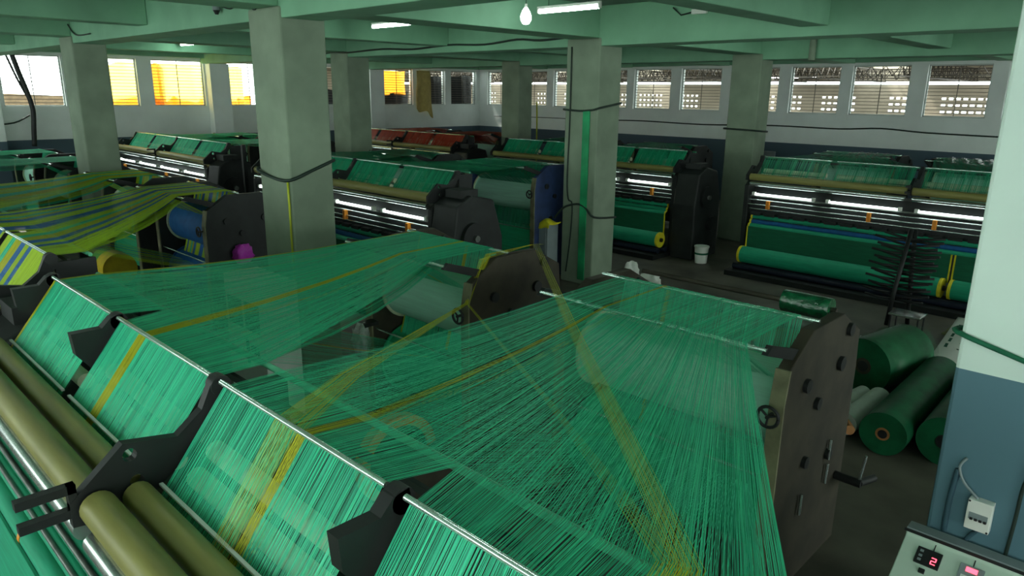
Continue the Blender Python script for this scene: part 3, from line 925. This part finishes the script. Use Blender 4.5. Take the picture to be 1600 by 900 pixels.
bundle('yellow yarns from the hand wheel to the khaki rollers at bottom left', [(-4.75, 5.2, 2.04), (-4.76, 4.6, 2.03), (-4.72, 4.28, 1.62), (-2.55, 1.62, 2.30), (-2.3, 1.2, 2.30), (-2.22, 0.88, 1.90)], 26, 0.0022, [0.02, 0.06, 0.03, 0.10, 0.15, 0.2], 1)
bundle('yellow yarns from the hand wheel down to bottom centre of picture', [(-4.74, 5.1, 2.04), (-4.74, 4.5, 2.0), (-4.70, 4.28, 1.62), (-2.2, 2.55, 2.0), (-0.82, 1.47, 2.31), (-0.75, 1.2, 2.30), (-0.7, 0.88, 1.9)], 14, 0.002, [0.02, 0.05, 0.03, 0.04, 0.09, 0.1, 0.1], 2)
bundle('thin bright yellow yarns running from top of brown stand to bottom edge', [(-4.71, 5.3, 2.04), (-4.70, 5.2, 2.05), (-2.6, 3.2, 2.17), (-0.78, 1.47, 2.33), (-0.72, 1.2, 2.31), (-0.66, 0.88, 1.9)], 16, 0.002, [0.05, 0.06, 0.07, 0.08, 0.1, 0.1], 3)

# ------------------------------------------------------------------ film wrapped sheets on stands
M_FILM = film_mat('crinkled_clear_film', (60, 130, 95), 0.4)
M_FILMG = film_mat('green_film_wrap', (18, 92, 56), 1.0)


def film_sheet(label, x0, x1, y0, y1, z0, z1, seed):
    rnd = random.Random(seed)
    ph = [rnd.random() * 6 for _ in range(6)]

    def fn(u, v):
        wv = 0.012 * math.sin(31 * u + 9 * v + ph[0]) + 0.01 * math.sin(17 * v - 22 * u + ph[1]) + 0.008 * math.sin(53 * u + 41 * v + ph[2])
        return (x0 + (x1 - x0) * u + 0.01 * math.sin(13 * v + ph[3]), y0 + (y1 - y0) * v, z0 + (z1 - z0) * v + wv)
    o = MB().grid(fn, 40, 24).build('plastic_film', M_FILM)
    tag(o, label, 'plastic film')


film_sheet('crinkled shiny film on yarns behind rear machine, left of two', -6.2, -5.3, 16.9, 18.2, 2.2, 2.24, 1)
film_sheet('crinkled shiny film on yarns behind rear machine nearest white column', -4.2, -3.0, 16.9, 18.2, 2.2, 2.24, 2)
rl = thing('film_roll', 'dark green shiny film roll on top of the large brown stand', 'film roll', (-2.4, 5.25, 1.86))
MB().cyl((-2.2, 5.3, 1.98), (-1.84, 5.3, 1.98), 0.085, 20).build('wound_film', M_FILMG, rl)
MB().cyl((-3.5, 5.3, 1.98), (-1.8, 5.3, 1.98), 0.02, 10).build('core', M_BROWN, rl)

# extra fittings on the nearest plate
st = near_stand
MB().cyl((-1.70, 5.45, 0.62), (-1.5, 5.45, 0.62), 0.035, 12).build('spindle', M_BLACK, st)
MB().cyl((-1.52, 5.45, 0.62), (-1.5, 5.75, 0.55), 0.03, 12).build('crank', M_BLACK, st)
MB().cyl((-1.52, 5.45, 0.64), (-1.5, 5.47, 0.85), 0.012, 8).build('lever', M_STEEL, st)
for yy, zz in ((4.75, 0.75), (5.2, 1.02), (5.2, 0.82)):
    MB().cyl((-1.685, yy, zz), (-1.685, yy - 0.01, zz - 0.16), 0.013, 8).build('pull_bar', M_STEEL, st)
MB().tube([(-1.80, 4.28, 0.72), (-1.82, 4.22, 0.62), (-1.80, 4.2, 0.5), (-1.78, 4.23, 0.42), (-1.8, 4.21, 0.3)], 0.008, 5).build('thread_loop', M_FABRIC, st)

# ------------------------------------------------------------------ rolls and clutter on the floor by the white column
def floor_roll(label, p0, p1, r, mm, core_mat, film=False):
    p0, p1 = Vector(p0), Vector(p1)
    t = thing('film_roll' if not film else 'wrapped_roll', label, 'roll', ((p0.x + p1.x) / 2, (p0.y + p1.y) / 2, 0))
    a = (p1 - p0).normalized()
    MB().cyl(p0, p1, r, 36).build('wound_film', mm, t)
    MB().cyl(p0 - a * 0.004, p0 + a * 0.05, r * 0.30, 20).build('core', core_mat, t)
    MB().cyl(p0 - a * 0.007, p0 + a * 0.05, r * 0.2, 18).build('core_hole', M_BLACK, t)
    if film:
        rnd = random.Random(5)
        u = Vector((1, 0, 0))
        w = a.cross(u)

        def fn(s, v):
            ang = -0.6 + s * 4.3
            rr = r + 0.012 + 0.018 * abs(math.sin(9 * s + 11 * v)) + 0.012 * math.sin(31 * s - 17 * v)
            p = p0 + (p1 - p0) * (v * 1.02 - 0.01)
            return tuple(p + (u * math.cos(ang) - w * math.sin(ang)) * rr)
        MB().grid(fn, 44, 30).build('loose_film', film_mat('loose_clear_film', (90, 170, 120), 0.14), t)
    return t


M_CARD = mat('cardboard_core', (150, 104, 60), 0.8, noise=0.15)
M_ROLLG = mat('dark_green_film_roll', (16, 84, 52), 0.45, noise=0.25, scale=5, spec=0.3, bump=0.1)
floor_roll('long green film roll with cardboard core beside the white column', (-1.9, 7.35, 0.23), (-1.95, 9.6, 0.23), 0.225, M_ROLLG, M_CARD)
floor_roll('green film roll half hidden by the white column', (-1.4, 7.55, 0.25), (-1.45, 9.4, 0.25), 0.25, M_ROLLG, M_BLACK)
floor_roll('thick green roll wrapped in loose clear film behind brown stand', (-2.62, 8.85, 0.35), (-2.42, 9.85, 0.35), 0.34, M_ROLLG, M_BROWN, True)
M_PAPER = mat('white_paper_roll', (216, 222, 214), 0.7, noise=0.06)
for lab, p0, p1, r in (('white roll lying across floor beside long green film roll', (-2.33, 7.55, 0.13), (-2.3, 8.55, 0.13), 0.125), ('small white roll behind the larger white one', (-2.58, 8.0, 0.1), (-2.5, 8.62, 0.1), 0.095)):
    t = thing('paper_roll', lab, 'roll', ((p0[0] + p1[0]) / 2, (p0[1] + p1[1]) / 2, 0))
    MB().cyl(p0, p1, r, 28).build('wound_paper', M_PAPER, t)
    MB().cyl((p0[0], p0[1] - 0.004, p0[2]), (p0[0], p0[1] + 0.04, p0[2]), r * 0.35, 16).build('core', M_CARD, t)
o = MB().cyl((-2.12, 7.05, 0.30), (-2.35, 7.4, 0.28), 0.05, 16).build('cardboard_tube', M_CARD)
tag(o, 'brown cardboard tube end resting on the white roll', 'tube')
# printed sack
sk = thing('sack', 'white printed sack leaning beside the white column', 'sack', (-2.05, 10.95, 0))


def sackf(u, v):
    b = 0.10 * math.sin(PI * u) * math.sin(PI * min(1, v * 1.05))
    return (-2.34 + 0.62 * u + 0.12 * v, 10.62 + 0.75 * v - b * 0.6, 0.015 + 0.5 * v + b)


MB().grid(sackf, 14, 14).build('sack_front', M_WHITE, sk)
sk.children[0].modifiers.new('thickness', 'SOLIDIFY').thickness = 0.02


M_INK = mat('dark_ink', (40, 84, 66), 0.8, noise=0.05)
mb = MB()
for k in range(5):
    mb.add([tuple(Vector(sackf(0.14 + 0.015 * (k % 2), 0.30 + 0.11 * k + dv)) + Vector((dx, -0.012, 0.012))) for dx, dv in ((0, 0), (0.06, 0), (0.06, 0.075), (0, 0.075))], [(0, 1, 2, 3)])
mb.build('printed_letters', M_INK, sk)
mb = MB()
mb.tube([tuple(Vector(sackf(0.48 + 0.0 * k, 0.6)) + Vector((0.09 + 0.09 * math.cos(2.2 + 0.55 * k), -0.014, 0.016 + 0.05 * math.sin(2.2 + 0.55 * k)))) for k in range(9)], 0.009, 5)
for k in range(3):
    mb.tube([tuple(Vector(sackf(0.42, 0.46 - 0.1 * k)) + Vector((0, -0.014, 0.014))), tuple(Vector(sackf(0.8, 0.46 - 0.1 * k)) + Vector((0, -0.014, 0.014)))], 0.007, 5)
mb.build('printed_mark', M_INK, sk)


def crumple(name, label, cat, loc, size, material, seed):
    rnd = random.Random(seed)
    ph = [rnd.random() * 6 for _ in range(6)]
    mb = MB()

    def fn(u, v):
        th, fi = 2 * PI * u, PI * v
        r = 1 + 0.28 * math.sin(3 * th + ph[0]) * math.sin(fi) + 0.12 * math.sin(7 * th + 5 * fi + ph[1]) * math.sin(fi) + 0.1 * math.sin(11 * fi + ph[2]) * math.sin(fi)
        return (loc[0] + size[0] * r * math.sin(fi) * math.cos(th), loc[1] + size[1] * r * math.sin(fi) * math.sin(th), loc[2] + size[2] * (1 - r * math.cos(fi)))
    mb.grid(fn, 24, 14)
    o = mb.build(name, material)
    return tag(o, label, cat)


crumple('cloth_scrap', 'pale brown and green scrap heap behind the sack', 'scrap', (-2.2, 12.0, 0), (0.3, 0.22, 0.1), mat('scrap_cloth', (120, 128, 84), 0.8, noise=0.4, scale=9), 3)
crumple('cloth_scrap', 'teal scrap of net lying against the white column', 'scrap', (-1.85, 11.85, 0), (0.22, 0.2, 0.11), M_FABRIC, 4)

# spindle rack, stool
rk = thing('spindle_rack', 'black rack with many sticking out arms in front of rear machine', 'rack', (-3.2, 12.1, 0))
MB().tube([(-3.3, 12.0, 0), (-3.27, 12.02, 0.5), (-3.17, 12.08, 1.55)], 0.035, 8).build('post', M_BLACK, rk)
MB().tube([(-3.08, 12.3, 0), (-3.1, 12.25, 0.5), (-3.13, 12.12, 1.55)], 0.035, 8).build('post', M_BLACK, rk)
for k in range(10):
    z = 0.42 + k * 0.105
    xo = -3.25 + 0.09 * k / 9
    for s in (-1, 1):
        L = 0.48 if k % 2 else 0.42
        MB().tube([(xo, 12.08, z), (xo + s * L * 0.6, 12.0, z + 0.015), (xo + s * L, 11.95, z + 0.05)], 0.021, 6).build('arm', M_BLACK, rk)
        MB().tube([(xo, 12.08, z + 0.03), (xo + s * L * 0.5, 12.2, z + 0.04), (xo + s * L * 0.9, 12.24, z + 0.07)], 0.021, 6).build('arm', M_BLACK, rk)
stl = thing('stool', 'small metal stool behind the film wrapped roll', 'stool', (-2.78, 11.1, 0))
MB().box(-3.0, -2.58, 10.92, 11.28, 0.47, 0.5).build('seat', mat('worn_stool_metal', (190, 195, 190), 0.2, 0.85, noise=0.2), stl, 0.006)
for x, y in ((-2.97, 10.95), (-2.61, 10.95), (-2.97, 11.25), (-2.61, 11.25)):
    MB().cyl((x, y, 0), (x, y, 0.47), 0.013, 8).build('leg', M_BLACK, stl)
for y in (10.95, 11.25):
    MB().cyl((-2.97, y, 0.16), (-2.61, y, 0.16), 0.009, 6).build('stretcher', M_BLACK, stl)

# bucket
bk = thing('bucket', 'white plastic bucket with green band on the aisle floor', 'bucket', (-7.62, 13.75, 0))
bx_, by_ = -7.62, 13.75
MB().cyl((bx_, by_, 0), (bx_, by_, 0.34), 0.125, 24, 0.15, cap=True).build('body', M_WHITE, bk)
MB().cyl((bx_, by_, 0.19), (bx_, by_, 0.23), 0.1435, 24, 0.147).build('band', M_FABRIC_D, bk)
MB().cyl((bx_, by_, 0.34), (bx_, by_, 0.37), 0.16, 24).build('lid', M_WHITE, bk)

# bags beside the striped column
crumple('carrier_bag', 'white carrier bag standing beside the green striped column', 'bag', (-7.72, 11.3, 0), (0.13, 0.12, 0.2), M_WHITE, 8)
crumple('plastic_bag', 'crumpled white plastic bag on floor behind brown stand', 'bag', (-7.3, 11.35, 0), (0.2, 0.16, 0.11), M_WHITE, 9)

# control box with yellow cloth in front of the striped column
cb = thing('control_box', 'grey control box with yellow cloth on top by the striped column', 'control box', (-8.98, 10.2, 0))
MB().box(-9.2, -8.8, 10.05, 10.36, 0.12, 1.12).build('body', M_GREY, cb, 0.01)
MB().box(-9.16, -8.84, 10.04, 10.051, 0.2, 1.06).build('door', M_GREY, cb)
for x in (-9.17, -8.83):
    MB().box(x - 0.02, x + 0.02, 10.1, 10.3, 0, 0.12).build('foot', M_BLACK, cb)
MB().cyl((-9.12, 10.05, 0.72), (-9.12, 10.03, 0.72), 0.012, 10).build('lamp', M_RED, cb)
o = MB().grid(lambda u, v: (-9.24 + 0.48 * u, 10.02 + 0.36 * v, 1.135 + 0.05 * math.sin(PI * u) * math.sin(PI * v) + 0.02 * math.sin(9 * u + 4 * v) - (0.09 if v < 0.05 else 0)), 14, 12).build('yellow_cloth', M_YELLOW)
o.modifiers.new('thickness', 'SOLIDIFY').thickness = 0.02
tag(o, 'crumpled yellow cloth lying on the grey control box', 'cloth')

# cabinet seen through the yarns
cab = thing('cabinet', 'pale electrical cabinet with two dark windows seen through green yarns', 'cabinet', (-6.95, 3.4, 0))
MB().box(-7.38, -6.55, 3.2, 3.6, 0.05, 1.62).build('body', mat('pale_cabinet', (206, 220, 208), 0.5, noise=0.05), cab, 0.01)
for x in (-7.3, -6.93):
    MB().box(x, x + 0.3, 3.19, 3.2, 1.1, 1.4).build('window', M_BLACK, cab)
MB().box(-6.95, -6.90, 3.19, 3.2, 0.72, 0.98).build('printed_mark', M_INK, cab)
MB().box(-6.84, -6.68, 3.19, 3.2, 0.78, 0.94).build('printed_mark', M_INK, cab)
MB().box(-7.38, -6.55, 3.22, 3.58, 0, 0.05).build('plinth', M_BLACK, cab)
# orange flanged spool behind the foreground machine
sp = thing('flanged_spool', 'orange flanged spool standing under the green yarn fan', 'spool', (-4.4, 3.3, 0))
MB().ring_x(-4.66, -4.56, 3.36, 0.44, 0.31, 0.40, 36).build('flange', M_ORANGE, sp)
MB().cyl((-4.64, 3.36, 0.44), (-4.58, 3.36, 0.44), 0.31, 32).build('web', M_BROWN, sp)
MB().cyl((-4.6, 3.36, 0.44), (-4.05, 3.36, 0.44), 0.2, 28).build('barrel', M_BROWN, sp)
MB().cyl((-4.05, 3.36, 0.44), (-4.0, 3.36, 0.44), 0.38, 32).build('flange', M_BROWN, sp)
# spools and bag at the left stand
sp = thing('yarn_spool', 'green and yellow spool under the striped yarns at left', 'spool', (-12.2, 3.55, 0))
MB().box(-12.55, -11.85, 3.35, 3.75, 0, 0.56).build('trestle', M_FRAME, sp)
MB().cyl((-12.5, 3.55, 0.8), (-12.2, 3.55, 0.8), 0.24, 28).build('green_winding', mat('leaf_green', (70, 160, 40), 0.5), sp)
MB().cyl((-12.19, 3.55, 0.8), (-11.85, 3.55, 0.8), 0.25, 28).build('yellow_winding', mat('spool_yellow', (205, 180, 30), 0.5), sp)
crumple('plastic_bag', 'bright purple plastic bag hanging on the dark stand', 'bag', (-10.27, 4.78, 0.96), (0.06, 0.14, 0.15), mat('purple_plastic', (196, 60, 190), 0.4), 11)
crumple('plastic_bag', 'clear plastic bag hanging under edge of the wide yarn sheet', 'bag', (-6.2, 4.12, 0.72), (0.1, 0.08, 0.2), film_mat('bag_film', (190, 205, 195), 0.6), 12)
o = MB().box(-6.26, -6.14, 4.12, 4.3, 1.08, 1.12).build('bag_hook', M_BLACK)
tag(o, 'small black hook holding the clear plastic bag', 'hook')

# ------------------------------------------------------------------ console, breaker box and cables at the white column
PY0, PZ0, PY1, PZ1 = 4.28, 1.03, 3.85, 0.72
con = thing('control_console', 'white sloped control console with red digital displays at lower right', 'console', (-0.3, 4.0, 0))
M_CONS = mat('console_enamel', (196, 216, 200), 0.4, noise=0.05, scale=3)
MB().prism_x([(4.36, 0), (4.36, 1.06), (4.29, 1.06), (4.28, 1.03), (3.85, 0.72), (3.82, 0.68), (3.82, 0)], -0.9, 0.35).build('body', M_CONS, con, 0.006)
MB().box(-0.9, 0.35, 4.288, 4.37, 1.06, 1.075).build('lid_edge', M_GREY, con)
MB().box(-0.91, 0.36, 4.279, 4.287, 1.05, 1.066).build('gasket', M_BLACK, con)
nrm = Vector((0, -(PZ0 - PZ1), PY0 - PY1)).normalized()
along = Vector((0, PY1 - PY0, PZ1 - PZ0)).normalized()


def on_panel(name, x0, x1, s0, s1, h, material, parent):
    base = Vector((0, PY0, PZ0))
    q = []
    for x, s in ((x0, s0), (x1, s0), (x1, s1), (x0, s1)):
        p = base + along * s
        q.append(Vector((x, p.y, p.z)))
    return MB().add([tuple(p) for p in q] + [tuple(p + nrm * h) for p in q], [(0, 3, 2, 1), (4, 5, 6, 7), (0, 1, 5, 4), (1, 2, 6, 5), (2, 3, 7, 6), (3, 0, 4, 7)]).build(name, material, parent)


dsp = on_panel('display', -0.815, -0.69, 0.045, 0.145, 0.012, M_BLACK, con)
rotp = (math.atan2(PZ0 - PZ1, PY0 - PY1), 0, 0)
for xa, xb, s0, s1 in ((-0.735, -0.71, 0.085, 0.090), (-0.735, -0.71, 0.1035, 0.1085), (-0.735, -0.71, 0.122, 0.127), (-0.714, -0.709, 0.087, 0.105), (-0.736, -0.731, 0.107, 0.125)):
    on_panel('digit_segment', xa, xb, s0, s1, 0.014, M_RED, dsp)
for s in (0.06, 0.09, 0.115):
    on_panel('indicator', -0.80, -0.782, s, s + 0.014, 0.014, M_GREY, dsp)
d2_ = on_panel('display', -0.60, -0.485, 0.045, 0.17, 0.012, M_GREY, con)
on_panel('red_readout', -0.57, -0.515, 0.058, 0.085, 0.014, M_RED, d2_)
on_panel('keypad', -0.585, -0.5, 0.11, 0.16, 0.014, M_WHITE, d2_)
on_panel('button', -0.775, -0.745, 0.17, 0.195, 0.016, M_BLACK, con)
on_panel('notch', -0.742, -0.737, 0.0, 0.04, 0.002, M_BLACK, con)
on_panel('notch', -0.545, -0.54, 0.0, 0.04, 0.002, M_BLACK, con)

mcb = thing('breaker_box', 'small white breaker box on slate part of the white column', 'breaker box', (-0.58, 4.39, 1.17))
MB().box(-0.64, -0.52, 4.34, 4.398, 1.17, 1.35).build('case', M_WHITE, mcb, 0.004)
MB().box(-0.625, -0.535, 4.336, 4.341, 1.235, 1.275).build('window', M_GREY, mcb)
for k in range(4):
    MB().box(-0.618 + k * 0.022, -0.604 + k * 0.022, 4.332, 4.337, 1.232, 1.246).build('switch', M_BLACK, mcb)
for x, z in ((-0.632, 1.34), (-0.528, 1.18)):
    MB().cyl((x, 4.337, z), (x, 4.341, z), 0.006, 8).build('screw', M_BLACK, mcb)


def cable(label, pts, r=0.012, material=None, cat='cable', name='cable'):
    # smooth the polyline a little
    P = [Vector(p) for p in pts]
    out = []
    for i in range(len(P) - 1):
        p0, p1, p2, p3 = P[max(i - 1, 0)], P[i], P[i + 1], P[min(i + 2, len(P) - 1)]
        for k in range(4):
            t = k / 4
            out.append(0.5 * ((2 * p1) + (-p0 + p2) * t + (2 * p0 - 5 * p1 + 4 * p2 - p3) * t * t + (-p0 + 3 * p1 - 3 * p2 + p3) * t ** 3))
    out.append(P[-1])
    o = MB().tube(out, r, 6).build(name, material or M_CABLE)
    return tag(o, label, cat)


M_SLATE = mat('slate_painted_conduit', (52, 82, 94), 0.6, noise=0.1)
cable('slate painted conduit left of the breaker box', [(-0.72, 4.385, 1.48), (-0.735, 4.385, 1.3), (-0.735, 4.385, 1.08)], 0.016, M_SLATE)
cable('grey cable arching into top of the breaker box', [(-0.69, 4.385, 1.56), (-0.715, 4.38, 1.5), (-0.68, 4.37, 1.42), (-0.60, 4.37, 1.35)], 0.008, M_GREY)
cable('slate conduit leaving bottom of the breaker box', [(-0.57, 4.385, 1.17), (-0.61, 4.385, 1.1), (-0.645, 4.385, 1.02)], 0.012, M_SLATE)
cable('black cable near right picture edge on the white column', [(-0.38, 4.385, 1.7), (-0.415, 4.385, 1.5), (-0.42, 4.385, 1.3), (-0.43, 4.385, 1.06)], 0.01)
cable('green cord tied across the white column', [(-0.85, 4.6, 2.24), (-0.845, 4.385, 2.265), (-0.5, 4.385, 2.175), (-0.05, 4.385, 2.05)], 0.014, M_FABRIC_D)
cable('dark cable tied round the large column', [(-8.77, 4.9, 2.56), (-8.77, 4.385, 2.54), (-8.4, 4.385, 2.45), (-7.985, 4.385, 2.45), (-7.985, 4.7, 2.55), (-7.985, 5.02, 2.66)], 0.02)
cable('thin yellow pipe running down corner of large column', [(-8.03, 4.38, 2.45), (-8.03, 4.38, 1.2), (-8.04, 4.38, 0.3)], 0.014, mat('yellow_pipe', (170, 180, 40), 0.5))
cable('dark cable tied round the green striped column', [(-8.77, 10.6, 3.2), (-8.77, 10.385, 3.22), (-8.4, 10.385, 3.2), (-8.12, 10.385, 3.22), (-7.985, 10.385, 3.25), (-7.985, 11.07, 3.34)], 0.02)
cable('dark cable looping round striped column at control box height', [(-8.9, 10.35, 1.2), (-8.7, 10.38, 1.42), (-8.4, 10.385, 1.52), (-8.2, 10.385, 1.48), (-7.985, 10.4, 1.32), (-7.98, 11.06, 1.25)], 0.02)
cable('thin dark cable running down face of the striped column', [(-8.62, 10.38, 4.3), (-8.62, 10.385, 3.0), (-8.64, 10.385, 2.0), (-8.6, 10.385, 1.6), (-8.5, 10.385, 1.5), (-8.52, 10.385, 0.9), (-8.6, 10.38, 0.2)], 0.014)
o = MB().box(-8.31, -8.16, 10.372, 10.395, 0.1, 3.2).build('net_strip', mat('bright_green_strip', (34, 150, 96), 0.7, noise=0.3, scale=2))
tag(o, 'long bright green net strip hanging down the middle column', 'net strip')
cable('dark cable tied round the column left of the rear machine', [(-8.77, 16.6, 2.72), (-8.76, 16.48, 2.72), (-8.0, 16.48, 2.7), (-7.98, 17.1, 2.66)], 0.022)
cable('wavy black cable on the face of second ceiling beam', [(-17.2, 10.41, 4.36), (-16.5, 10.41, 4.42), (-15.7, 10.41, 4.40), (-14.3, 10.41, 4.44), (-13.2, 10.41, 4.40), (-12.0, 10.41, 4.45), (-10.9, 10.41, 4.42), (-10.0, 10.41, 4.48), (-9.4, 10.41, 4.44), (-8.7, 10.40, 4.47)], 0.02)
cable('black cable running along the back wall below windows', [(-17.2, 22.77, 2.53), (-15.5, 22.77, 2.56), (-13.0, 22.77, 2.52), (-10.5, 22.77, 2.58), (-8.4, 22.77, 2.56), (-7.2, 22.77, 2.62), (-6.0, 22.77, 2.55), (-4.2, 22.77, 2.52), (-2.5, 22.77, 2.5)], 0.022)
cable('thin black cable along back wall left of striped column', [(-23.2, 22.77, 2.50), (-20.5, 22.77, 2.53), (-18.2, 22.77, 2.52)], 0.014)
cable('black cable on the ceiling beam above large column', [(-9.45, 4.40, 4.52), (-9.2, 4.40, 4.47), (-9.0, 4.40, 4.5), (-8.75, 4.40, 4.48), (-8.55, 4.40, 4.42), (-8.45, 4.40, 4.55), (-8.45, 4.40, 4.9)], 0.008)
cable('green cable above leftmost column on ceiling beam', [(-17.5, 4.40, 4.62), (-17.1, 4.40, 4.68), (-16.6, 4.40, 4.64), (-15.9, 4.40, 4.66), (-15.6, 4.40, 4.5), (-15.3, 4.40, 4.42), (-14.6, 4.40, 4.42)], 0.012)
cable('yellow pole against the back wall beyond slim column', [(-20.55, 22.6, 3.15), (-20.52, 22.6, 2.4), (-20.5, 22.6, 0.0)], 0.03, mat('yellow_pipe', (170, 180, 40), 0.5), 'pole', 'pole')
cable('dark bundle of wires hanging at the left wall', [(-23.95, 5.2, 4.4), (-23.95, 5.3, 3.9), (-23.95, 5.42, 3.4), (-23.95, 5.5, 2.9), (-23.95, 5.45, 2.4), (-23.95, 5.4, 1.9)], 0.07, M_FRAME)
cable('thin wires fanning above the dark wire bundle', [(-23.95, 5.05, 4.4), (-23.95, 5.25, 3.7), (-23.95, 5.5, 3.0)], 0.03, M_FRAME)
cable('thin black wire sagging from wire bundle at left edge', [(-23.95, 4.4, 2.5), (-23.95, 5.0, 2.55), (-23.95, 5.4, 2.75)], 0.02)

cc = thing('dome_camera', 'small dark dome camera on the beam left of large column', 'camera', (-9.5, 4.38, 4.45))
MB().box(-9.56, -9.42, 4.36, 4.42, 4.52, 4.6).build('mount', M_WHITE, cc)
MB().cyl((-9.49, 4.36, 4.53), (-9.49, 4.36, 4.47), 0.045, 16, 0.05).build('housing', M_GREY, cc)
MB().cyl((-9.49, 4.36, 4.47), (-9.49, 4.36, 4.42), 0.045, 16, 0.02).build('dome', M_BLACK, cc)
jb = thing('junction_box', 'small white junction box on second ceiling beam', 'junction box', (-6.13, 10.4, 4.72))
MB().box(-6.26, -6.0, 10.38, 10.43, 4.70, 4.77).build('case', M_WHITE, jb, 0.004)
MB().tube([(-6.26, 10.4, 4.73), (-6.45, 10.4, 4.70), (-6.6, 10.4, 4.82)], 0.012, 6).build('lead', M_CABLE, jb)
o = MB().cyl((-6.82, 16.42, 4.72), (-6.82, 16.42, 4.26), 0.07, 14).build('pipe', M_COLUMN)
tag(o, 'short grey green pipe stub on the third ceiling beam', 'pipe')
wb = thing('socket_box', 'small pale box on dado of the back wall', 'box', (-10.45, 22.76, 1.54))
MB().box(-10.63, -10.28, 22.7, 22.795, 1.54, 1.77).build('case', M_GREY, wb)
MB().box(-10.6, -10.31, 22.69, 22.7, 1.57, 1.74).build('cover', M_GREY, wb)


# beige cloth hanging at the left wall
def clothf(u, v):
    y = 19.25 + (0.68 + 0.12 * v) * u - 0.12 * v * (1 - u) + 0.02 * math.sin(7 * v)
    z = 4.33 - (1.5 + 0.32 * u + 0.08 * math.sin(8 * u)) * v
    x = -24.16 + 0.05 * v + 0.04 * math.sin(10 * u + 2 * v) * (0.3 + v)
    return (x, y, z)


o = MB().grid(clothf, 20, 20).build('hanging_cloth', mat('beige_cloth', (176, 160, 96), 0.85, noise=0.1))
o.modifiers.new('thickness', 'SOLIDIFY').thickness = 0.02
tag(o, 'beige cloth hanging over sill of a far left wall window', 'cloth')

pst = thing('post', 'thin black upright post left of the large column', 'post', (-15.2, 7.3, 0))
MB().box(-15.24, -15.16, 7.26, 7.34, 0, 2.35).build('upright', M_BLACK, pst)
MB().box(-15.32, -15.08, 7.18, 7.42, 0, 0.02).build('foot_plate', M_BLACK, pst)
